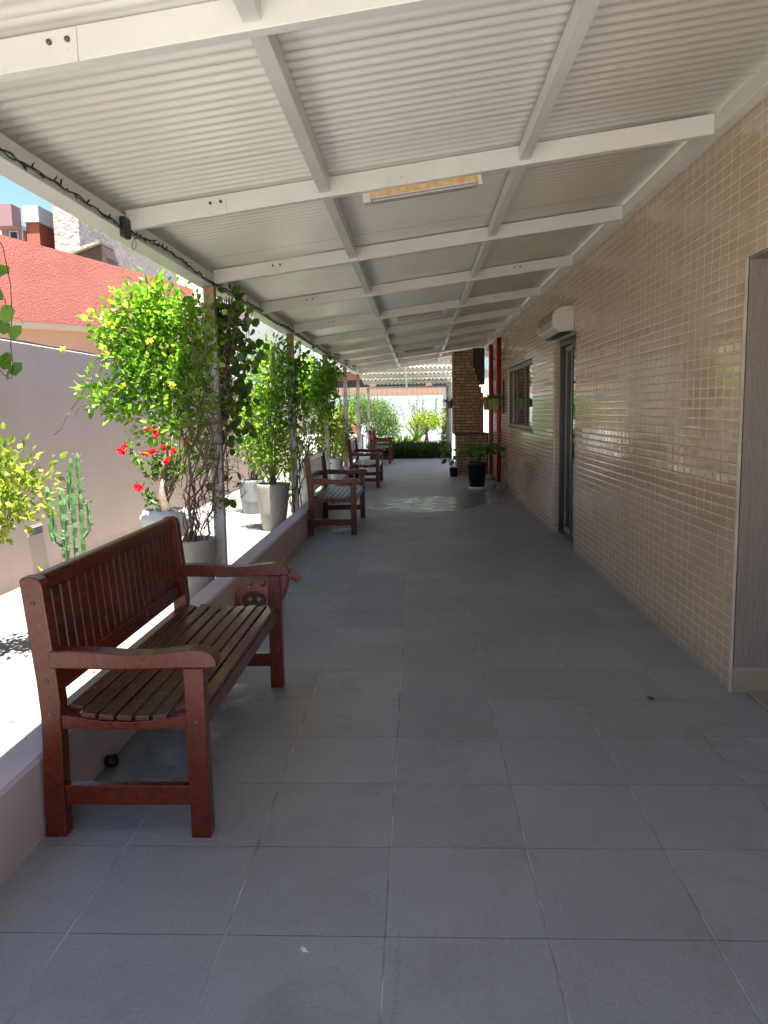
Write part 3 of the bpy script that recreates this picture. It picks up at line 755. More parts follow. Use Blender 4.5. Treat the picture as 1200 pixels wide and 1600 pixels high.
# ------------------------------------------------------------------ terracotta horse
hs = thing('horse_planter', 'terracotta horse planter with round side basket on the floor behind the nearest bench', 'planter', (-1.18, 5.7, 0))
def skin_obj(name, verts, edges, radii, mat, parent, sub=2):
    me = bpy.data.meshes.new(name); me.from_pydata(verts, edges, []); o = bpy.data.objects.new(name, me); COL.objects.link(o); o.parent = parent
    sk_ = o.modifiers.new('skin', 'SKIN')
    for i, r in enumerate(radii):
        v = me.skin_vertices[0].data[i]
        v.radius = (r, r) if not isinstance(r, tuple) else r
        v.use_root = (i == 0)
    ss = o.modifiers.new('s', 'SUBSURF'); ss.levels = sub; ss.render_levels = sub
    sk_.use_smooth_shade = True
    me.materials.append(MAT[mat]); return o
V = [(0, 0, .135), (-.12, 0, .135), (-.19, 0, .14), (.10, 0, .15), (.15, 0, .21), (.175, 0, .29), (.19, 0, .335), (.235, 0, .315), (.275, 0, .275), (.295, 0, .258),
     (-.15, .07, .07), (-.16, .075, .012), (-.15, -.07, .07), (-.16, -.075, .012), (.11, .07, .07), (.12, .075, .012), (.11, -.07, .07), (.12, -.075, .012), (-.235, 0, .15), (-.262, 0, .10)]
Ed = [(0, 1), (1, 2), (0, 3), (3, 4), (4, 5), (5, 6), (6, 7), (7, 8), (8, 9), (1, 10), (10, 11), (1, 12), (12, 13), (3, 14), (14, 15), (3, 16), (16, 17), (2, 18), (18, 19)]
Rd = [.095, .095, .07, .085, .065, .05, .048, .042, .034, .030, .035, .028, .035, .028, .035, .028, .035, .028, .028, .018]
if not hasattr(bpy.types.Mesh, 'skin_vertices'): pass
def ensure_skin(me):
    if len(me.skin_vertices) == 0:
        bm = bmesh.new(); bm.from_mesh(me); bm.verts.layers.skin.verify(); bm.to_mesh(me); bm.free()
_old = skin_obj
def skin_obj2(name, verts, edges, radii, mat, parent, sub=2):
    me = bpy.data.meshes.new(name); me.from_pydata(verts, edges, []); ensure_skin(me)
    o = bpy.data.objects.new(name, me); COL.objects.link(o); o.parent = parent
    sk_ = o.modifiers.new('skin', 'SKIN'); sk_.use_smooth_shade = True
    for i, r in enumerate(radii):
        v = me.skin_vertices[0].data[i]; v.radius = (r, r); v.use_root = (i == 0)
    ss = o.modifiers.new('s', 'SUBSURF'); ss.levels = sub; ss.render_levels = sub
    me.materials.append(MAT[mat]); return o
skin_obj2('body', V, Ed, Rd, 'terracotta', hs)
for s in (-1, 1): MB().tube([(.185, s * .022, .37), (.178, s * .028, .40), (.172, s * .03, .425)], [.014, .011, .003], 8).build('ear', 'terracotta', hs)
mn = MB(); mn.tube([(.14, 0, .415 - .03), (.105, 0, .34), (.07, 0, .27), (.04, 0, .235)], [.016, .026, .024, .012], 8).build('mane', 'terracotta_dark', hs)
mb = MB(); mb.tube([(.225, .052 * math.cos(a), .318 + .052 * math.sin(a)) for a in np.linspace(0, 2 * math.pi, 18)], .004, 5)
mb.tube([(.145 + .0 * math.cos(a), .075 * math.cos(a), .222 + .072 * math.sin(a)) for a in np.linspace(0, 2 * math.pi, 18)], .004, 5); mb.build('bridle', 'cream', hs)
bk_ = MB().tube([(-.03 + .10 * math.cos(a), -.118, .135 + .075 * math.sin(a)) for a in np.linspace(0, 2 * math.pi, 24)], .010, 7); bk_.build('basket_rim', 'terracotta', hs)
bk_ = MB(); n_ = 24
bk_.add([(-.03 + .095 * math.cos(2 * math.pi * k / n_), -.113, .135 + .07 * math.sin(2 * math.pi * k / n_)) for k in range(n_)] + [(-.03 + .06 * math.cos(2 * math.pi * k / n_), -.07, .125 + .045 * math.sin(2 * math.pi * k / n_)) for k in range(n_)],
        [tuple(range(n_))] + [(k, (k + 1) % n_, n_ + (k + 1) % n_, n_ + k) for k in range(n_)]).build('side_basket', 'terracotta_dark', hs)
for dx in (-.03, .035):
    q = MB()
    for a in range(5):
        t = a * 2 * math.pi / 5; q.tube([(-.03 + dx, -.115, .145), (-.03 + dx + .018 * math.cos(t), -.118, .145 + .018 * math.sin(t))], [.004, .005], 5)
    q.build('flower_relief', 'cream', hs)
for dx in (-.075, .02):
    MB().tube([(dx, -.09, .19), (dx, -.085, .225), (dx, -.04, .245)], .004, 5).build('strap', 'cream', hs)
    MB().lathe([(0, .232), (.022, .236), (.026, .25), (.022, .262), (0, .266)], dx, -.045, 12).build('knob', 'terracotta', hs)
MB().lathe([(0, -.004), (.011, 0), (0, .004)], 0, 0, 8).build('eye', 'black', hs).location = (.215, -.046, .335)

# ------------------------------------------------------------------ pots
def pot(parent, prof_h, r_top, r_bot, mat, soil=True, style='cone', rim=.018):
    h = prof_h
    if style == 'cone': prof = [(0, 0), (r_bot, 0), (r_bot + (r_top - r_bot) * .5, h * .42), (r_top * .985, h * .9), (r_top, h - .012), (r_top - .004, h), (r_top - rim, h), (r_top - rim - .004, h - .05), (r_top - rim - .01, h - .06)]
    elif style == 'bowl': prof = [(0, 0), (r_bot, 0), (r_bot * 1.1, h * .1), (r_top * .84, h * .55), (r_top * .97, h * .80), (r_top * 1.02, h * .87), (r_top * 1.0, h * .92), (r_top * .90, h * .955), (r_top * .87, h), (r_top * .80, h), (r_top * .79, h - .05)]
    else: prof = [(0, 0), (r_bot, 0), (r_top * .96, h * .86), (r_top, h * .86), (r_top, h), (r_top - rim, h), (r_top - rim, h - .04)]
    p = MB().lathe(prof, 0, 0, 40).build('pot', mat, parent, bevel=0)
    if soil:
        rs = r_top * (.8 if style == 'bowl' else .93)
        MB().lathe([(0, h - .035), (rs * .6, h - .04), (rs, h - .048)], 0, 0, 24).build('soil', 'soil', p)
    return p

def L(P, loc): return [np.array(p) - np.array(loc) for p in P]

# pot 1: flowering vine climbing the first post ---------------------------------
loc = (-1.76, 6.02, 0)
v1 = thing('potted_vine', 'yellow-flowered climbing vine in a grey pot, trained up the nearest post to the eave', 'potted plant', loc)
pot(v1, .53, .172, .125, 'pot_grey')
lc = np.array(loc)
st = MB()
for k in range(24):   # tangled bare stems
    a0 = (-1.76 + random.gauss(0, .06), 6.02 + random.gauss(0, .05), .49)
    a1 = (-1.66 + random.gauss(0, .10), 6.12 + random.gauss(0, .08), random.uniform(.95, 1.5))
    a2 = (-1.62 + random.gauss(0, .12), 6.15 + random.gauss(0, .08), random.uniform(1.6, 2.3))
    p = walk(a0, a1, 9, .035) + walk(a1, a2, 9, .04)[1:]
    r0 = random.choice([.010, .006, .005, .0035, .003])
    st.tube([np.array(q) - lc for q in p], list(np.linspace(r0, .0025, len(p))), 5)
for k in range(60):   # loose loops and tendrils
    z = random.uniform(.85, 1.75); c0 = np.array((-1.62 + random.gauss(0, .09), 6.1 + random.gauss(0, .07), z))
    a = random.uniform(0, 6.28); rr = random.uniform(.05, .17)
    p = [c0 + np.array((rr * math.cos(a + t) * 1.1, rr * .7 * math.sin(a + t) * random.choice([1, .8]), rr * math.sin(t * .9 + a) - .05 * t)) for t in np.linspace(0, random.uniform(2.5, 5), 12)]
    st.tube([q - lc for q in p], .0022, 4)
for a0, a1 in (((-1.9, 6.2, 2.15), (-2.62, 6.25, 1.9)), ((-2.0, 6.2, 2.1), (-2.75, 6.2, 1.55)), ((-1.9, 6.2, 2.0), (-2.5, 6.1, 2.3)), ((-2.3, 6.2, 1.65), (-2.95, 6.3, 1.35)), ((-1.9, 6.2, 1.9), (-2.5, 6.2, 1.6))):
    st.tube([np.array(q) - lc for q in walk(a0, a1, 12, .03)], .0035, 4)
st.build('stems', 'bark', v1)
blobs = [(-2.16, 6.3, 2.33, .20, .18, .10, .7), (-1.98, 6.3, 2.28, .20, .18, .14, .8), (-2.34, 6.3, 2.14, .17, .15, .10, .55), (-2.10, 6.3, 2.06, .26, .2, .15, 1.2), (-2.30, 6.25, 1.92, .16, .14, .10, .5),
         (-2.02, 6.25, 1.86, .24, .2, .13, .95), (-2.17, 6.25, 1.70, .16, .14, .09, .45), (-2.44, 6.25, 1.63, .18, .12, .07, .5), (-2.33, 6.25, 1.52, .10, .1, .07, .2), (-1.92, 6.25, 1.60, .15, .14, .12, .55),
         (-1.76, 6.15, 1.80, .13, .13, .24, .7), (-1.74, 6.2, 2.2, .14, .14, .2, .65), (-1.64, 6.1, 2.0, .08, .07, .22, .3), (-1.64, 6.1, 1.55, .09, .08, .15, .25), (-2.02, 6.3, 2.45, .16, .14, .05, .3), (-1.84, 6.25, 1.40, .14, .12, .12, .4), (-2.05, 6.2, 1.42, .10, .1, .07, .15), (-1.72, 6.15, 1.2, .08, .08, .08, .1),
         (-2.56, 6.25, 1.80, .07, .06, .05, .08), (-2.26, 6.3, 2.42, .08, .08, .05, .12), (-2.48, 6.3, 2.24, .08, .07, .05, .1)]
P_, D_ = cloud(blobs, 560, 8, .05)
leaf_mesh('foliage', P_ - lc, D_, rng.uniform(.025, .075, len(P_)), 'leaf_bright', v1, .55)
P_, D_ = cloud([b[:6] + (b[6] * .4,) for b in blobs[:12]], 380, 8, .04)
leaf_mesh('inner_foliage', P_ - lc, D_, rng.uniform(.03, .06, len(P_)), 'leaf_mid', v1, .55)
P_, D_ = cloud([(-1.74, 6.2, 1.9, .1, .1, .45, .6), (-1.7, 6.2, 1.35, .12, .1, .2, .3)], 120, 5, .04)
leaf_mesh('dry_leaves', P_ - lc, D_, rng.uniform(.02, .045, len(P_)), 'leaf_brown', v1, .6)
yf = [(-2.50, 6.1, 2.29), (-2.38, 6.1, 2.20), (-2.55, 6.1, 2.25), (-2.42, 6.1, 2.02), (-2.40, 6.1, 1.97), (-2.78, 6.2, 2.02), (-2.28, 6.1, 1.72), (-2.2, 6.05, 2.33), (-2.02, 6.0, 2.05), (-1.86, 6.0, 1.72)]
pp = []; dd = []
for q in yf:
    ax = np.array((random.gauss(0, .5), -1, random.gauss(.2, .4)))
    for a in range(6):
        t = a * math.pi / 3; pp.append(q); dd.append(ax * .5 + np.array((math.cos(t), 0, math.sin(t))))
for i in range(0, len(pp), 6): leaf_mesh('flower', np.array(pp[i:i + 6]) - lc, np.array(dd[i:i + 6]), .036, 'petal_yellow', v1, .75, shape='round')

# dark leafy vine on the walkway side of post 1
loc = (-1.60, 6.3, 0.3); lc = np.array(loc)
v2 = thing('climbing_vine', 'dark round-leaved vine hanging on the walkway side of the nearest post', 'climbing plant', loc)
P_, D_ = cloud([(-1.50, 6.35, 2.22, .08, .12, .17, .55), (-1.46, 6.35, 2.0, .08, .12, .10, .35), (-1.38, 6.4, 2.02, .05, .08, .16, .25), (-1.49, 6.35, 1.66, .13, .1, .10, .45), (-1.50, 6.35, 1.40, .10, .1, .12, .35), (-1.42, 6.4, 1.78, .10, .1, .04, .14), (-1.52, 6.3, .95, .1, .1, .16, .08), (-1.5, 6.3, 2.38, .1, .1, .06, .2)], 170, 4, .05)
D_[:, 2] -= .9
leaf_mesh('foliage', P_ - lc, D_, rng.uniform(.055, .085, len(P_)), 'leaf_dark', v2, .8, shape='round')
st = MB()
for k in range(26):
    st.tube([np.array(q) - lc for q in walk((-1.58 + random.gauss(0, .03), 6.28, .5 + random.random()), (-1.5 + random.gauss(0, .08), 6.33 + random.gauss(0, .05), 2.4), 16, .022)], random.choice([.002, .003, .004]), 4)
for k in range(30):
    c0 = np.array((-1.5 + random.gauss(0, .07), 6.3, random.uniform(1.1, 1.75)))
    st.tube([np.array(q) - lc for q in walk(c0, c0 + np.array((random.gauss(0, .08), random.gauss(0, .05), random.uniform(-.25, .1))), 6, .04)], .002, 4)
st.tube([np.array(q) - lc for q in walk((-1.5, 6.3, 2.35), (-1.28, 6.4, 1.95), 8, .02)], .002, 4)
st.build('stems', 'bark', v2)

def vine(loc, blobs, mat, per, size, label, width=.6, stems=14, flowers=0):
    lc = np.array(loc); v = thing('climbing_vine', label, 'climbing plant', loc)
    P_, D_ = cloud(blobs, per, 7, .055)
    leaf_mesh('foliage', P_ - lc, D_, rng.uniform(size * .7, size * 1.2, len(P_)), mat, v, width)
    st = MB()
    for k in range(stems):
        st.tube([np.array(q) - lc for q in walk((loc[0] + random.gauss(0, .05), loc[1] + random.gauss(0, .05), random.uniform(0.05, .3)), (loc[0] + random.gauss(0, .14), loc[1] + random.gauss(0, .1), random.uniform(1.6, 2.45)), 20, .03)], random.choice([.004, .006, .008]), 5)
    st.build('stems', 'bark', v)
    if flowers:
        pp = []; dd = []
        for i in rng.integers(0, len(P_), flowers):
            for a in range(5): pp.append(P_[i] + np.array((0, -.05, 0))); dd.append((math.cos(a * 1.256), -.5, math.sin(a * 1.256)))
        for i in range(0, len(pp), 5): leaf_mesh('flower', np.array(pp[i:i + 5]) - lc, np.array(dd[i:i + 5]), .05, 'petal_yellow', v, .75, shape='round')
    return v
vine((-1.60, 10.1, 0.0), [(-1.60, 10.1, 1.9, .12, .12, .38, .6), (-1.5, 10.15, 2.1, .10, .1, .22, .35), (-1.48, 10.15, 1.55, .13, .1, .12, .3), (-1.65, 10.1, 1.25, .1, .1, .3, .25)], 'leaf_mid', 300, .07, 'sparse green vine twisting round the second post', .8)
vine((-1.66, 13.95, 0.0), [(-1.85, 13.9, 2.0, .30, .3, .42, 1.8), (-1.95, 13.8, 1.75, .25, .25, .3, 1.0), (-1.62, 13.9, 1.9, .18, .2, .45, 1.2), (-1.6, 13.9, 1.3, .14, .14, .35, .5), (-1.5, 13.95, 2.2, .14, .15, .22, .5)], 'leaf_bright', 480, .075, 'dense bright green vine covering the third post up to the eave', .6, 26, 14)
vine((-1.60, 17.7, 0.0), [(-1.62, 17.7, 1.0, .12, .12, .4, .5), (-1.75, 17.7, .8, .2, .2, .3, .6)], 'leaf_mid', 300, .07, 'thin vine climbing the lower half of the fourth post', .7, 10)

# hanging vine at near left
loc = (-1.74, 3.32, 2.47); lc = np.array(loc)
hv = thing('hanging_vine', 'trailing vine shoot with broad green leaves hanging from the eave at the left edge', 'climbing plant', loc)
main = [(-1.80, 3.25, 2.47), (-1.79, 3.28, 2.36), (-1.755, 3.30, 2.30), (-1.715, 3.32, 2.20), (-1.70, 3.33, 2.05), (-1.705, 3.33, 1.92), (-1.72, 3.33, 1.80), (-1.715, 3.33, 1.70), (-1.73, 3.33, 1.66), (-1.76, 3.33, 1.68), (-1.79, 3.3, 1.74)]
st = MB().tube([np.array(q) - lc for q in main], .0022, 6)
st.tube([np.array((-1.69 + .03 * math.cos(a), 3.33, 1.89 + .025 * math.sin(a))) - lc for a in np.linspace(0, 5, 16)], .0012, 5)
st.tube([np.array(q) - lc for q in walk((-1.79, 3.3, 2.2), (-1.72, 3.32, 1.95), 8, .012)], .0018, 5)
st.build('stem', 'bark', hv)
lp_ = [(-1.76, 3.3, 2.33, (-1, 0, -.5)), (-1.80, 3.31, 2.17, (.6, 0, .25)), (-1.80, 3.3, 2.09, (1, 0, .1)), (-1.80, 3.31, 2.04, (1, 0, -.7)), (-1.82, 3.3, 1.97, (.7, 0, .6)), (-1.80, 3.32, 1.93, (.2, 0, 1)), (-1.84, 3.3, 1.95, (1, 0, -.3)),
       (-1.71, 3.33, 1.97, (-.3, -.2, -1)), (-1.715, 3.33, 1.86, (-.9, 0, .5)), (-1.72, 3.33, 1.83, (.6, -.1, .6)), (-1.715, 3.33, 1.76, (-.9, 0, -.4)), (-1.715, 3.33, 1.72, (-.5, 0, -.7)), (-1.73, 3.33, 1.68, (.6, 0, .6)), (-1.76, 3.33, 1.70, (.3, 0, .9)), (-1.70, 3.33, 2.10, (-1, 0, .4))]
leaf_mesh('leaves', np.array([q[:3] for q in lp_]) - lc, np.array([q[3] for q in lp_]), rng.uniform(.07, .10, len(lp_)), 'leaf_mid', hv, .62, .12, 'round', norm=np.array([(0.2, -1, .5)] * len(lp_)))

# ------------------------------------------------------------------ courtyard plants
def potted(loc, label, ph, rt, rb, pm, style, blobs, mat, per, size, width=.55, stem_to=None, sm='bark_pale', nst=5, sr=.012, cat='potted plant', group=None, name='potted_plant', extra=None):
    lc = np.array(loc); v = thing(name, label, cat, loc, group)
    if ph: pot(v, ph, rt, rb, pm, style=style)
    P_, D_ = cloud(blobs, per, 7, size * 1.0)
    leaf_mesh('foliage', P_ - lc, D_, rng.uniform(size * .45, size * 1.35, len(P_)), mat, v, width)
    st = MB()
    for k in range(nst):
        b = random.choice(blobs)
        st.tube([np.array(q) - lc for q in walk((loc[0] + random.gauss(0, .03), loc[1] + random.gauss(0, .03), max(0, ph - .05)), (b[0] + random.gauss(0, b[3] * .4), b[1] + random.gauss(0, b[4] * .4), b[2] + random.uniform(-.1, b[5] * .7)), 9, .02)], list(np.linspace(sr, sr * .4, 10)), 6)
    st.build('stems', sm, v)
    return v
# tall grey planter 2
potted((-1.86, 9.95, 0), 'tall glossy grey tapered planter holding a bright green bushy vine, left of the second bench', .60, .215, .145, 'pot_grey', 'cone',
       [(-1.84, 9.95, 1.9, .24, .22, .42, 1.9), (-1.92, 9.95, 1.4, .30, .24, .35, 1.8), (-1.86, 9.95, .95, .26, .2, .24, 1.1), (-1.78, 9.95, 2.25, .12, .14, .18, .35), (-2.12, 9.9, 1.55, .18, .18, .28, .6)], 'leaf_bright', 520, .06, nst=14)
potted((-2.50, 11.7, 0), 'squat blue-grey pot with leafy shrub behind the tall grey planter', .50, .20, .15, 'pot_bluegrey', 'cone',
       [(-2.45, 11.7, 1.45, .35, .25, .35, 1.3), (-2.35, 11.7, 1.0, .3, .25, .25, .8), (-2.6, 11.7, 1.15, .25, .2, .25, .6)], 'leaf_bright', 400, .06, nst=12)
potted((-1.78, 12.3, 0), 'tall pale grey planter half hidden behind the second bench', .72, .19, .13, 'pot_white', 'cone',
       [(-1.75, 12.3, 1.05, .26, .22, .22, 1.0), (-1.62, 12.3, 1.3, .2, .2, .15, .4)], 'leaf_mid', 330, .055, nst=10)
potted((-1.72, 16.0, 0), 'pale planter with yellow-green shrub behind the third bench', .55, .2, .15, 'pot_white', 'cone',
       [(-1.72, 15.9, .95, .25, .3, .3, 1.0), (-1.85, 16.3, .75, .3, .4, .35, 1.0)], 'leaf_yellow', 330, .06, nst=8)
potted((-1.75, 18.3, 0), 'loose yellow-green shrub growing by the kerb near the fourth post', 0, .1, .1, 'pot_white', 'cone',
       [(-1.80, 18.2, .8, .28, .5, .45, 1.4), (-1.75, 19.2, .7, .25, .5, .4, 1.0), (-2.0, 17.6, .55, .3, .4, .35, 1.0)], 'leaf_yellow', 420, .065, nst=8, cat='shrub', name='shrub')
potted((-1.95, 12.9, 0), 'low leafy shrub between the second and third posts', 0, .1, .1, 'pot_white', 'cone',
       [(-2.0, 12.9, .45, .3, .3, .3, 1.0), (-1.9, 14.6, .5, .25, .5, .35, 1.0)], 'leaf_mid', 260, .06, nst=6, cat='shrub', name='shrub')

# white pot with desert rose
loc = (-2.30, 7.0, 0); lc = np.array(loc)
dr_ = thing('potted_desert_rose', 'red-flowering desert rose with swollen grey trunk in a white round-rimmed pot', 'potted plant', loc)
pot(dr_, .645, .222, .135, 'pot_white', style='bowl')
tips = [(-.10, 0, 1.33), (-.02, .02, 1.42), (-.30, 0, 1.22), (.14, 0, 1.15), (.10, .05, 1.32), (-.20, 0, .82), (.22, 0, 1.02), (-.06, .0, 1.1), (.26, .05, 1.25)]
st = MB(); st.tube([(0, 0, .58), (0, 0, .66), (-.02, 0, .80), (-.01, 0, .92)], [.055, .045, .034, .026], 10)
P_ = []; D_ = []
for t in tips:
    base = (random.uniform(-.02, .02), 0, random.uniform(.68, .9)) if t[2] > .9 else (0, 0, .62)
    w_ = walk(base, t, 8, .018); st.tube(w_, list(np.linspace(.018, .006, 9)), 7)
    for k in range(3, 9):
        for _ in range(10):
            P_.append(np.array(w_[k]) + rng.normal(size=3) * .02); D_.append(rng.normal(size=3) + np.array((0, 0, .4)))
st.build('trunk', 'bark_pale', dr_)
leaf_mesh('foliage', P_, D_, rng.uniform(.04, .075, len(P_)), 'leaf_mid', dr_, .42)
pp = []; dd = []
for q in [(-.10, -.05, 1.37), (-.05, -.03, 1.36), (-.02, -.05, 1.30), (-.36, -.04, 1.20), (-.32, -.04, 1.23), (-.34, -.06, 1.17), (-.13, -.05, 1.16), (-.06, -.06, 1.18), (.03, -.04, 1.20), (.06, -.05, 1.09), (-.22, -.06, .86), (-.19, -.06, .84), (.24, -.04, 1.24), (.12, -.05, 1.17), (.05, -.06, 1.07)]:
    for a in range(5):
        t = a * 1.256 + random.random(); pp.append(q); dd.append((math.cos(t), -.45, math.sin(t)))
for i in range(0, len(pp), 5): leaf_mesh('flower', pp[i:i + 5], dd[i:i + 5], .042, 'petal_red', dr_, .85, .1, 'round')

# cactus
loc = (-2.52, 5.5, 0); lc = np.array(loc)
ca = thing('potted_cactus', 'candelabra cactus with upright ribbed arms in a terracotta pot behind the nearest bench', 'potted plant', loc)
pot(ca, .36, .14, .10, 'terracotta', style='cone')
def column(mb, pts, r):
    n = len(pts); sg = 16; vs = []
    for i, p in enumerate(pts):
        rr = r * (1 if 0 < i < n - 1 else .45) * (1 + .12 * math.sin(i * 2.1))
        for k in range(sg):
            a = 2 * math.pi * k / sg; q = rr * (1.0 if k % 4 == 0 else (.62 if k % 4 == 2 else .78)); vs.append((p[0] + q * math.cos(a), p[1] + q * math.sin(a), p[2]))
    fs = [(i * sg + k, i * sg + (k + 1) % sg, (i + 1) * sg + (k + 1) % sg, (i + 1) * sg + k) for i in range(n - 1) for k in range(sg)] + [tuple((n - 1) * sg + k for k in range(sg))]
    mb.add(vs, fs, False)
cols = [([(-.03, 0, .30), (-.03, 0, .98)], .026), ([(-.03, 0, .55), (-.11, 0, .60), (-.13, 0, .70), (-.135, 0, 1.00)], .018), ([(.03, .03, .34), (.035, .03, 1.20)], .019), ([(.10, 0, .33), (.10, 0, .80), (.10, 0, 1.24)], .018),
        ([(.10, 0, .62), (.15, 0, .68), (.155, 0, .90)], .014), ([(-.0, -.05, .4), (.01, -.05, .80)], .016), ([(-.03, 0, .6), (-.08, -.04, .66), (-.085, -.04, 0.93)], .015), ([(.035, .03, .8), (-.0, .05, .86), (-.0, .05, 1.10)], .014)]
for pts, r in cols:
    P2 = []
    for a, b in zip(pts[:-1], pts[1:]):
        nn = max(3, int(np.linalg.norm(np.array(b) - np.array(a)) / .035))
        for i in range(nn): P2.append(tuple(np.array(a) + (np.array(b) - np.array(a)) * i / nn + rng.normal(size=3) * .002))
    P2.append(pts[-1]); mb = MB(); column(mb, P2, r); mb.build('cactus_arm', 'cactus', ca)
P_ = []; D_ = []
for pts, r in cols:
    a, b = np.array(pts[-2]), np.array(pts[-1])
    for k in range(26):
        ang = rng.integers(0, 4) * math.pi / 2; t = rng.random(); u = np.array((math.cos(ang), math.sin(ang), 0))
        P_.append(a + (b - a) * t + u * r * .9); D_.append(u + np.array((0, 0, .5)) + rng.normal(size=3) * .2)
leaf_mesh('foliage', P_, D_, .03, 'leaf_olive', ca, .3)
leaf_mesh('young_foliage', [(-.12, -.05, .34), (-.10, -.05, .33), (.12, -.02, .36)], [(-.5, 0, 1), (-.9, -.2, .7), (.6, 0, .8)], .16, 'leaf_yellow', ca, .22)

# yellow shrub, near left
potted((-2.98, 4.75, 0), 'yellow-green croton-like shrub at the left edge beside the cactus', .34, .17, .12, 'terracotta', 'cone',
       [(-2.52, 4.75, 1.20, .20, .2, .13, 1.0), (-2.60, 4.75, 1.0, .24, .22, .16, 1.2), (-2.48, 4.75, 1.05, .20, .2, .14, .8), (-2.60, 4.7, .90, .18, .18, .10, .6), (-2.72, 4.75, .80, .12, .18, .12, .5)], 'leaf_yellow', 240, .052, nst=16, sm='bark', sr=.008, name='potted_shrub')
vine((-3.35, 5.0, 0.0), [(-3.3, 4.2, .5, .2, .4, .3, .4), (-3.3, 3.6, .9, .2, .4, .5, .6)], 'leaf_mid', 120, .07, 'small vine against the mauve wall outside the left edge', .7, 6)

# ------------------------------------------------------------------ mauve boundary wall
pw = thing('boundary_wall', 'tall mauve painted boundary wall along the far side of the courtyard', 'wall', (-3.65, 12, 0))
mb = MB(); mb.box(-.10, .10, -16, 20.0, -.03, 2.165); mb.build('wall', 'pink', pw, bevel=.01)
mb = MB(); mb.tube([(.06 + .004 * math.sin(y * 2), y, 2.177 + .003 * math.sin(y * 5)) for y in np.linspace(-15, 15, 80)], .012, 6); mb.build('cable', 'cable', pw)
vg = thing('vent_grille', 'small grey louvred vent low on the mauve wall behind the yellow shrub', 'vent', (-3.545, 7.05, .46))
MB().box(-.003, .006, -.14, .14, -.045, .045).build('vent_frame', 'cable_white', vg)
for k in range(5):
    MB().hexa([(x, y, z + dz) for dz in (0, .006) for x, y, z in ((.006, -.125, -.035 + k * .016), (.016, -.125, -.041 + k * .016), (.016, .125, -.041 + k * .016), (.006, .125, -.035 + k * .016))]).build('slat', 'hood_grey', vg)

# ------------------------------------------------------------------ neighbouring buildings at left
sb = thing('salmon_building', 'neighbouring building with curved salmon stucco upper storey over peach wall', 'building', (-7.5, 15, 0))
OS = np.array((-7.5, 15, 0))
cols_ = [(-11.5, 6.0, 3.0, 4.72), (-9.6, 8.6, 3.05, 4.72), (-8.3, 11.4, 3.12, 4.71), (-7.35, 14.0, 3.22, 4.70), (-6.62, 16.4, 3.34, 4.68), (-6.05, 18.4, 3.42, 4.66), (-5.62, 20.2, 3.5, 4.62)]
def curved(cols, off, z0f, z1f, name, mat):
    mb = MB(); n = len(cols); cc = []
    # smooth interpolation
    fine = []
    for i in range(n - 1):
        for k in range(5):
            t = k / 5; fine.append([cols[i][j] * (1 - t) + cols[i + 1][j] * t for j in range(4)])
    fine.append(list(cols[-1]))
    vs = []
    for c in fine:
        for z in (z0f(c), z1f(c)):
            vs.append((c[0] + off - OS[0], c[1] + off * .3 - OS[1], z)); 
        for z in (z0f(c), z1f(c)):
            vs.append((c[0] + off - 3.5 - OS[0], c[1] + 1.5 - OS[1], z))
    N = len(fine); fs = []
    for i in range(N - 1):
        a, b = i * 4, (i + 1) * 4
        fs += [(a, b, b + 1, a + 1), (a + 1, b + 1, b + 3, a + 3), (a + 2, a + 3, b + 3, b + 2), (a, a + 2, b + 2, b)]
    fs += [(0, 1, 3, 2), ((N - 1) * 4, (N - 1) * 4 + 2, (N - 1) * 4 + 3, (N - 1) * 4 + 1)]
    return mb.add(vs, fs).build(name, mat, sb)
curved(cols_, 0, lambda c: c[2], lambda c: c[3], 'upper_wall', 'salmon')
curved(cols_, -.05, lambda c: c[2] - .10, lambda c: c[2] - .001, 'soffit_band', 'beige')
curved(cols_, -.45, lambda c: 0, lambda c: c[2] - .101, 'lower_wall', 'peach')
cb = MB(); cb.box(-6.05 - OS[0], -5.9 - OS[0], 17.0 - OS[1], 17.25 - OS[1], 0, 3.3); cb.build('column', 'salmon', sb)

def tower(name, label, x0, x1, y0, y1, z1, mat, extra=None, cat='building'):
    t = thing(name, label, cat, ((x0 + x1) / 2, (y0 + y1) / 2, 0)); cx, cy = (x0 + x1) / 2, (y0 + y1) / 2
    MB().box(x0 - cx, x1 - cx, y0 - cy, y1 - cy, 0, z1).build('wall', mat, t)
    if extra: extra(t, cx, cy)
    return t
MAT['white_tower'] = mk_stucco('white_tower_paint', (0.42, .43, .45), 5, .01, .2)
MAT['red_tower'] = mk_stucco('brick_red_paint', (0.33, .10, .06), 5, .01, .2)
MAT['mauve_tower'] = mk_stucco('dusty_mauve_paint', (0.26, .16, .165), 5, .01, .2)
MAT['cream_tower'] = mk_stucco('cream_textured_render', (0.42, .38, .33), 4, .12, 1.0, var=.25)
def ex_m(t, cx, cy):
    MB().box(-15.55 - cx, -14.72 - cx, 29.3 - cy, 30 - cy, 8.45, 9.22).build('balcony', 'mauve_tower', t)
    w = MB().box(-15.2 - cx, -14.85 - cx, 29.95 - cy, 29.998 - cy, 7.6, 8.42).build('window', 'white_tower', t)
    MB().box(-15.14 - cx, -14.9 - cx, 29.93 - cy, 29.949 - cy, 7.65, 8.36).build('pane', 'black', w)
tower('apartment_tower', 'distant tower with dusty mauve projecting box above a dark window', -15.5, -14.7, 30, 33, 8.46, 'mauve_tower', ex_m)
tower('apartment_tower', 'distant plain white tower at the far left of the skyline', -16.3, -15.51, 31, 34, 9.0, 'white_tower')
def ex_r(t, cx, cy):
    MB().box(-14.70 - cx, -14.1 - cx, 30.1 - cy, 33.6 - cy, 8.75, 9.35).build('parapet', 'white_tower', t)
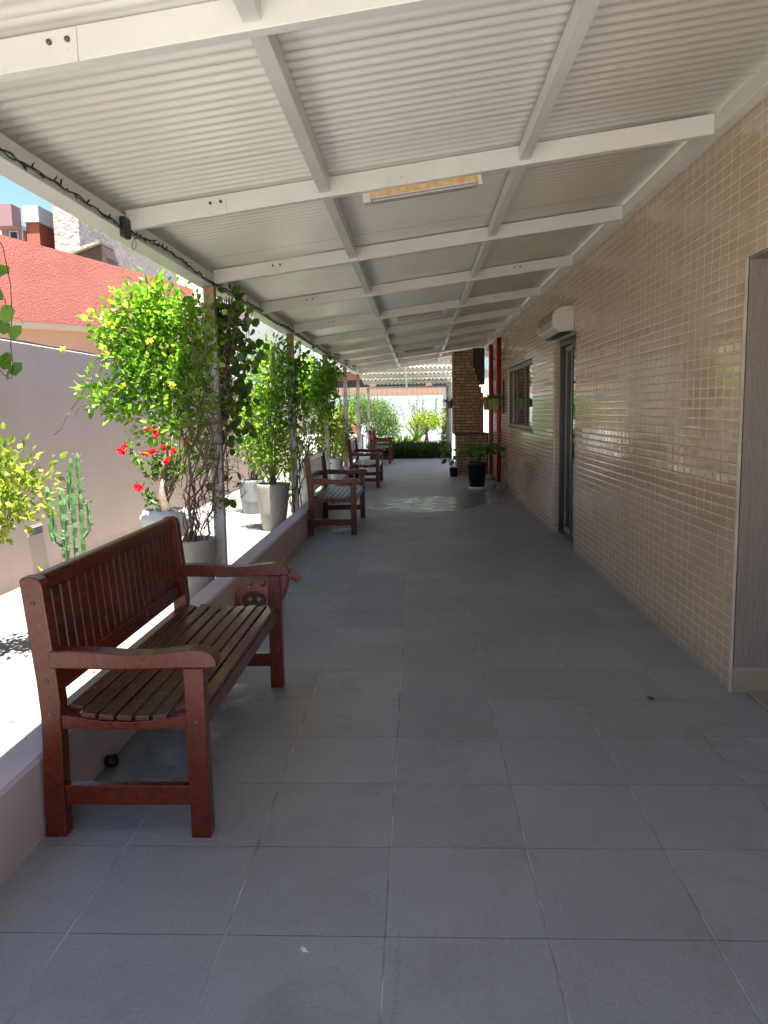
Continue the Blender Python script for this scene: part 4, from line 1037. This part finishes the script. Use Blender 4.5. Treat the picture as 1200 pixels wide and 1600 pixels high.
tower('apartment_tower', 'distant brick-red tower topped by a white parapet', -14.65, -14.15, 30.2, 33.5, 8.74, 'red_tower', ex_r)
tower('apartment_tower', 'distant cream rough-rendered tower beside the brick-red one', -13.5, -12.55, 30, 44, 11.5, 'cream_tower')
t = thing('gabled_house', 'small dark brown gable peeking over the salmon wall', 'house', (-11.4, 28.5, 0))
MB().prism_y([(-1.0, 0), (.60, 0), (.60, 7.0), (.45, 7.42), (-1.0, 6.95)], -.5, .6).build('wall', 'brown_board', t)
MB().hexa([(x, y, z + dz) for dz in (0, .1) for x, y, z in ((-1.1, -.7, 6.92), (.46, -.7, 7.44), (.46, .7, 7.44), (-1.1, .7, 6.92))]).build('roof', 'cream_tower', t)

def mk_facade():
    t = NT('cream_small_tile_facade'); x, y, z = t.sep(t.wpos)
    lu, _ = band(t, t.math('DIVIDE', t.math('ADD', x, y), .24), .04); lv, _ = band(t, t.math('DIVIDE', z, .12), .06)
    l = t.math('MAXIMUM', lu, lv)
    col = t.mix(l, (0.56, .53, .45), (0.42, .40, .34))
    return t.P(color=col, rough=.5)
MAT['facade'] = mk_facade()
t = thing('tiled_apartment', 'tall cream tiled apartment block behind the mauve wall with dark windows', 'building', (-7.5, 25, 0))
MB().box(1.3, 2.9, -4.2, 7, 0, 9.5).build('wall', 'facade', t)
for yy_ in (-3.2, -.6, 2.0, 4.6):
    for z in (2.55, 5.2):
        w = MB().box(2.901, 2.93, yy_, yy_ + 1.2, z, z + 1.0).build('window', 'white_tower', t)
        MB().box(2.931, 2.937, yy_ + .06, yy_ + 1.14, z + .06, z + .94).build('pane', 'dark_frame', w)
for xx_ in (1.6,):
    w = MB().box(xx_, xx_ + 1.0, -4.23, -4.201, 2.5, 3.5).build('window', 'brown_board', t)
    MB().box(xx_ + .06, xx_ + .94, -4.238, -4.231, 2.56, 3.44).build('pane', 'dark_frame', w)
MB().box(1.2, 3.02, -4.32, -4.201, 3.9, 4.05).build('ledge', 'mauve_tower', t)

# ------------------------------------------------------------------ far garden
fw = MB().box(-3.55, 1.049, 32, 32.2, -.03, 2.07); meta(fw.build('garden_wall', 'garden_white'), 'pale whitewashed wall closing the garden at the far end', 'wall')
rw = MB().box(1.05, 4.5, 24.6, 32.2, -.03, 2.35); meta(rw.build('side_wall', 'white_wall'), 'bright white wall on the right of the far garden behind the brick barbecue', 'wall')
lw = thing('planter_wall', 'low white planter wall beyond the last post, carrying terracotta pots', 'low wall', (-2.5, 23.6, 0))
MB().box(-1.0, .86, -.25, .25, 0, .80).build('wall', 'white_wall', lw, bevel=.01)
def mk_terr():
    t = NT('terracotta_block_wall'); x, y, z = t.sep(t.wpos)
    lu, _ = band(t, t.math('DIVIDE', x, .22), .05); lv, _ = band(t, t.math('DIVIDE', z, .22), .03)
    col = t.mix(t.math('MAXIMUM', lu, lv), t.mix(t.noise(4, 4, vec=t.wpos), (0.36, .23, .17), (.27, .17, .12)), (.2, .12, .09))
    return t.P(color=col, rough=.85)
MAT['terra_wall'] = mk_terr()
nb = thing('rear_house', 'neighbouring house behind the far garden wall with ribbed terracotta parapet and dark roof', 'house', (0, 38, 0))
MB().box(-8, 6, -3, 4, 0, 2.52).build('wall', 'terra_wall', nb)
MB().prism_y([(-8.3, 2.9), (6.3, 2.9), (6.3, 3.3), (-8.3, 3.3)], -1.5, 5).build('roof', 'brown_board', nb)
MB().box(-7.8, 5.8, -1.2, 3.8, 2.521, 2.899).build('upper_wall', 'dark_frame', nb)
for x in (-5, -2.2, .4, 2.8): MB().box(x, x + .3, -1.28, -1.201, 2.53, 2.895).build('pillar', 'beige', nb)

def hedge(loc, label, blobs, mat, per, size, name='bush', cat='bush'):
    lc = np.array(loc); h = thing(name, label, cat, loc)
    P_, D_ = cloud(blobs, per, 7, size * 1.1); leaf_mesh('foliage', P_ - lc, D_, rng.uniform(size * .6, size * 1.2, len(P_)), mat, h, .42)
    st = MB()
    for k in range(10):
        b = random.choice(blobs); st.tube([np.array(q) - lc for q in walk((b[0] + random.gauss(0, .1), b[1], 0), (b[0] + random.gauss(0, b[3] * .5), b[1], b[2] + b[5] * .5), 8, .03)], .012, 5)
    st.build('stems', 'bark_pale', h); return h
hedge((-1.35, 28.2, 0), 'tall grey-green bush against the far white wall', [(-1.15, 28.2, 1.2, .42, .5, .65, 1.6), (-1.5, 28.4, 1.35, .5, .5, .55, 1.6), (-1.0, 28.1, .8, .4, .4, .45, 1.0), (-1.8, 28.5, 1.5, .4, .4, .45, 1.0)], 'leaf_olive', 1300, .075)
hedge((-2.3, 29.0, 0), 'rounded bright green bush left of the grey-green one', [(-2.2, 28.6, 1.75, .5, .5, .35, 1.3), (-2.5, 28.8, 1.45, .5, .5, .5, 1.3), (-2.9, 28.8, 1.2, .4, .5, .5, .8)], 'leaf_mid', 1000, .075)
# small tree
lc = np.array((.28, 28.6, 0)); tr_ = thing('small_tree', 'small tree with leaning double trunk and flat bright green crown by the white wall', 'tree', lc)
st = MB(); st.tube([(-.05, 0, 0), (-.02, 0, .3), (.06, 0, .6), (.05, 0, .9)], [.06, .05, .04, .03], 8).tube([(0, 0, 0), (.12, 0, .25), (.06, 0, .55), (-.15, 0, .85)], [.05, .04, .032, .02], 8)
for k in range(10): st.tube(walk((.05, 0, .7), (random.uniform(-.5, .5), random.uniform(-.3, .3), random.uniform(.9, 1.2)), 6, .02), [.02] * 3 + [.012] * 4, 5)
st.build('trunk', 'bark', tr_)
P_, D_ = cloud([(.0, 0, 1.1, .58, .45, .2, 1.5), (.25, 0, 1.0, .4, .4, .17, .8), (-.3, 0, .98, .35, .35, .16, .7), (0, 0, 1.28, .3, .3, .16, .5)], 650, 7, .07)
leaf_mesh('crown', P_, D_, rng.uniform(.05, .09, len(P_)), 'leaf_yellow', tr_, .5)
P_ = []; D_ = []; st = MB()
for k in range(16):
    b = (random.uniform(-.7, .6), .1, .9); e = (b[0] * 1.25 + random.gauss(0, .1), .1, random.uniform(1.5, 2.05)); w_ = walk(b, e, 8, .02); st.tube(w_, .006, 4)
    for q in w_[3:]:
        for _ in range(4): P_.append(np.array(q) + rng.normal(size=3) * .02); D_.append(rng.normal(size=3) + np.array((0, 0, .8)))
st.build('twigs', 'leaf_olive', tr_); leaf_mesh('twig_leaves', P_, D_, .06, 'leaf_olive', tr_, .3)

def blades(loc, n, L_, spread, mat, name='foliage', parent=None, w=.1, up=.9):
    P_ = []; D_ = []
    for k in range(n):
        a = random.random() * 6.283; P_.append((0, 0, .02)); D_.append((math.cos(a) * spread, math.sin(a) * spread, up * random.uniform(.4, 1.3)))
    return leaf_mesh(name, P_, D_, rng.uniform(L_ * .6, L_, n), mat, parent, w, .35)
for (x, y, L_, n, lab) in ((-.55, 27.0, .85, 90, 'yellowish spiky agave in the far garden bed, largest of its clump'), (-.05, 27.4, .6, 60, 'smaller yellowish spiky plant right of the large agave'), (-1.0, 27.0, .6, 60, 'yellowish spiky plant half behind the farthest bench')):
    a = thing('agave', lab, 'plant', (x, y, 0), 'spiky plants in the far garden bed'); blades((x, y), n, L_, .9, 'leaf_yellow', parent=a, w=.12)
# strap-leaf border: countless tufts
P_ = []; D_ = []
for k in range(420):
    x = random.uniform(-1.4, .92); y = random.uniform(24.6, 25.9)
    for j in range(16):
        a = random.random() * 6.283; s_ = random.uniform(.3, 1); P_.append((x, y, 0)); D_.append((math.cos(a) * s_, math.sin(a) * s_, random.uniform(.6, 1.3)))
bd = leaf_mesh('border_grass', P_, D_, rng.uniform(.2, .55, len(P_)), 'grass', None, .07, .4); meta(bd, 'dark strap-leaved border grass at the end of the walkway', 'border grass', kind='stuff')
P_ = np.stack([rng.uniform(.2, 1.0, 6000), rng.uniform(26.0, 28.0, 6000), np.zeros(6000)], 1)
lw_ = leaf_mesh('lawn', P_, rng.normal(size=(6000, 3)) * .4 + [0, 0, 1], rng.uniform(.06, .12, 6000), 'lawn', None, .12, .2); meta(lw_, 'patch of short bright lawn beside the white wall', 'lawn', kind='stuff')
# orange pot by the tree
a = thing('potted_grass', 'orange clay pot with thin upright stems in front of the small tree', 'potted plant', (-.02, 27.9, 0)); pot(a, .30, .18, .13, 'pot_orange', style='cone'); o = blades(0, 40, .9, .25, 'leaf_olive', parent=a, w=.04); o.location = (0, 0, .25)
# pots on the planter wall
for x, lab, mt in ((-2.25, 'terracotta pot of upright snake plant on the low white planter wall', 'leaf_yellow'), (-1.82, 'terracotta pot of yellow leafy plant on the low white planter wall', 'leaf_yellow')):
    a = thing('potted_plant', lab, 'potted plant', (x, 23.6, .80)); pot(a, .26, .16, .12, 'terracotta', style='rim')
    o = blades(0, 46, .75 if x < -2 else .5, .18 if x < -2 else .6, mt, parent=a, w=.10); o.location = (0, 0, .22)
hedge((-2.9, 24.6, 0), 'leafy green shrub behind the low white planter wall', [(-2.9, 24.6, 1.1, .5, .4, .5, 1.0), (-2.3, 25.2, 1.0, .4, .4, .5, .8)], 'leaf_bright', 480, .07)
hedge((-1.3, 24.0, 0), 'broad-leaved green plant beside the farthest bench', [(-1.32, 23.9, .85, .16, .2, .3, .5)], 'leaf_mid', 150, .13)

# ------------------------------------------------------------------ brick barbecue
bq = thing('brick_barbecue', 'tall rustic brick barbecue chimney with dark stone shelf at the end of the tiled wall', 'barbecue', (1.2, 18.4, 0))
oq = 1.2
pr = [(.82, .95), (1.50, .95), (1.50, 1.86), (1.45, 1.86), (1.45, 1.99), (1.41, 1.99), (1.41, 2.13), (1.36, 2.13), (1.36, 2.27), (1.31, 2.27), (1.31, 2.42), (1.27, 2.42), (1.27, 2.83), (.82, 2.78)]
MB().prism_y([(x - oq, z) for x, z in pr], -.34, .36).build('chimney', 'brick', bq)
MB().box(.885 - oq, 1.58 - oq, -.34, .36, 0, .922).build('base', 'brick', bq)
MB().box(.84 - oq, 1.61 - oq, -.36, .36, .922, .95).build('shelf', 'black', bq, bevel=.004)
MB().box(1.272 - oq, 1.54 - oq, -.2, .3, 2.05, 2.86).build('board', 'brown_board', bq)
MB().box(1.585 - oq, 1.615 - oq, -.3, .3, 0, .92).build('side_panel', 'black', bq)

# black pot with zz plant
loc = (1.10, 14.75, 0); zz = thing('potted_houseplant', 'dark tapered pot on a white saucer with arching dark leaves, by the red pipes', 'potted plant', loc)
MB().lathe([(0, 0), (.155, 0), (.165, .06), (.15, .06), (.14, .02), (0, .02)], 0, 0, 30).build('saucer', 'pot_white', zz)
pt = pot(zz, .47, .195, .135, 'pot_dark', style='rim'); pt.location = (0, 0, .045)
P_ = []; D_ = []; N_ = []; st = MB()
for k in range(13):
    a = random.uniform(0, 6.283); Ls = random.uniform(.5, .82); u = np.array((math.cos(a) * 1.0 - .25, math.sin(a) * .8, 0)); pts = []
    for i in range(9):
        t = i / 8; pts.append(np.array((0, 0, .47)) + u * Ls * t * .8 + np.array((0, 0, Ls * (t * 1.15 - .75 * t * t))))
    st.tube(pts, list(np.linspace(.008, .003, 9)), 5)
    for i in range(2, 9):
        for s in (-1, 1):
            P_.append(pts[i]); D_.append(np.cross(u, (0, 0, 1)) * s + (pts[i] - pts[i - 1]) * 8); 
st.build('stems', 'leaf_dark', zz); leaf_mesh('leaves', P_, D_, rng.uniform(.10, .17, len(P_)), 'leaf_mid', zz, .4)
# plant left of barbecue
loc = (.80, 17.7, 0); a = thing('floor_plant', 'dark broad-leaved plant in a small pot on the left of the brick barbecue', 'potted plant', loc)
pot(a, .2, .10, .08, 'pot_dark', style='rim')
P_ = []; D_ = []; st = MB()
for k in range(9):
    e = (random.uniform(-.22, .06), random.uniform(-.1, .1), random.uniform(.3, .68)); st.tube(walk((0, 0, .15), e, 5, .01), .005, 5); P_.append(e); D_.append((random.uniform(-1, .5), random.gauss(0, .4), -.4))
st.build('stems', 'leaf_dark', a); leaf_mesh('leaves', P_, D_, .17, 'leaf_dark', a, .6)
# climbers and wall pots on white side wall / chimney
for (x, y, z, lab) in ((.74, 18.3, 1.52, 'small grey pot hung on the left side of the brick chimney'),):
    a = thing('wall_pot', lab, 'hanging pot', (x, y, z)); pot(a, .16, .085, .06, 'hood_grey', style='cone'); o = blades(0, 18, .22, .9, 'leaf_dark', parent=a, w=.2, up=.2); o.location = (0, 0, .14)
a = thing('wall_climber', 'thin yellow-green climber on the bright white side wall left of the chimney', 'climbing plant', (1.0, 26.5, 0))
P_ = []; D_ = []; st = MB()
for k in range(7):
    w_ = walk((0, random.uniform(-1.4, 1.4), 0), (-.03, random.uniform(-1.5, 1.5), random.uniform(1.0, 1.9)), 14, .05); st.tube(w_, .008, 4)
    for q in w_[2:]:
        for _ in range(5): P_.append(np.array(q) + rng.normal(size=3) * .06); D_.append(rng.normal(size=3) + np.array((-.6, 0, 0)))
st.build('stems', 'bark', a); leaf_mesh('leaves', P_, D_, .09, 'leaf_yellow', a, .4)
# green pots on trellis by red pipes
tl_ = thing('pot_rack', 'narrow wall rack beside the red pipes carrying pale green pots', 'rack', (1.60, 16.2, 1.4))
mb = MB()
for y in (-1.38, -.2, 1.0): mb.box(-.02, .015, y - .015, y + .015, .0, .62)
mb.build('upright', 'brown_board', tl_)
MB().box(-.045, -.021, -1.5, 1.3, .16, .18).build('rail', 'brown_board', tl_)
for k, (y, lab, fm) in enumerate(((14.85, 'pale green wall pot closest to the window', 'leaf_dark'), (15.75, 'middle pale green wall pot, between the two red pipes', 'leaf_mid'), (16.95, 'pale green wall pot nearest the chimney with orange flowers', 'petal_orange'))):
    a = thing('wall_pot', lab, 'hanging pot', (1.47, y, 1.47), 'pale green pots on the wall rack'); pot(a, .21, .068, .052, 'pot_lime', style='rim', rim=.01)
    MB().tube([(.064, 0, .18), (.085, 0, .215), (.09, 0, .17)], .004, 5).build('hook', 'dark_frame', a)
    o = blades(0, 22, .20, .8, fm, parent=a, w=.22, up=.6); o.location = (0, 0, .17)
    if k == 2: o = blades(0, 20, .22, 1.0, 'leaf_mid', name='leaves', parent=a, w=.2, up=.2); o.location = (0, 0, .17)

# ------------------------------------------------------------------ little things on the floor
def floor_leaf(x, y, s, mat, lab, n=3):
    P_ = [(random.gauss(0, s * .2), random.gauss(0, s * .2), .004) for _ in range(n)]; D_ = [(random.gauss(0, 1), random.gauss(0, 1), .15) for _ in range(n)]
    o = leaf_mesh('dead_leaf', P_, D_, s, mat, None, .4, -.2, norm=[(0, 0, 1)] * n); o.location = (x, y, 0); meta(o, lab, 'leaf')
floor_leaf(1.19, 3.95, .04, 'soil', 'dark crumpled dead leaf on the floor tiles near the tiled corner')
P_ = []
pg = [(.010 * (1 + .45 * math.sin(3 * q + 1) + .2 * math.sin(7 * q)) * math.cos(q) * (1.9 if math.cos(q) < -.3 else 1), .008 * (1 + .3 * math.sin(4 * q)) * math.sin(q)) for q in np.linspace(0, 2 * math.pi, 28)[:-1]]
n_ = len(pg)
o = MB().add([(x, y, .0006) for x, y in pg] + [(x * .7, y * .7, .002) for x, y in pg], [(k, (k + 1) % n_, n_ + (k + 1) % n_, n_ + k) for k in range(n_)] + [tuple(n_ + k for k in range(n_))]).build('droppings', 'pot_white'); o.location = (-.335, 2.02, 0); o.rotation_euler = (0, 0, -.7)
meta(o, 'small white bird dropping on the floor in the foreground', 'bird dropping')
o = MB().lathe([(.018, 0), (.026, .0), (.026, .04), (.018, .04), (.018, .004)], 0, 0, 18).build('drain_pipe', 'black'); o.location = (-1.345, 3.15, .03); o.rotation_euler = (0, math.radians(80), 0)
meta(o, 'short black drain pipe stub at the foot of the kerb under the nearest bench', 'drain pipe')
# cable on roof purlin / small loose leaves in courtyard
P_ = np.stack([rng.uniform(-3.4, -1.6, 160), rng.uniform(3, 14, 160), np.full(160, .004)], 1)
o = leaf_mesh('fallen_leaves', P_, np.stack([rng.normal(size=160), rng.normal(size=160), np.full(160, .1)], 1), .03, 'leaf_brown', None, .5, -.1, norm=[(0, 0, 1)] * 160)
meta(o, 'scattered dry leaves on the courtyard paving', 'fallen leaves', kind='stuff')
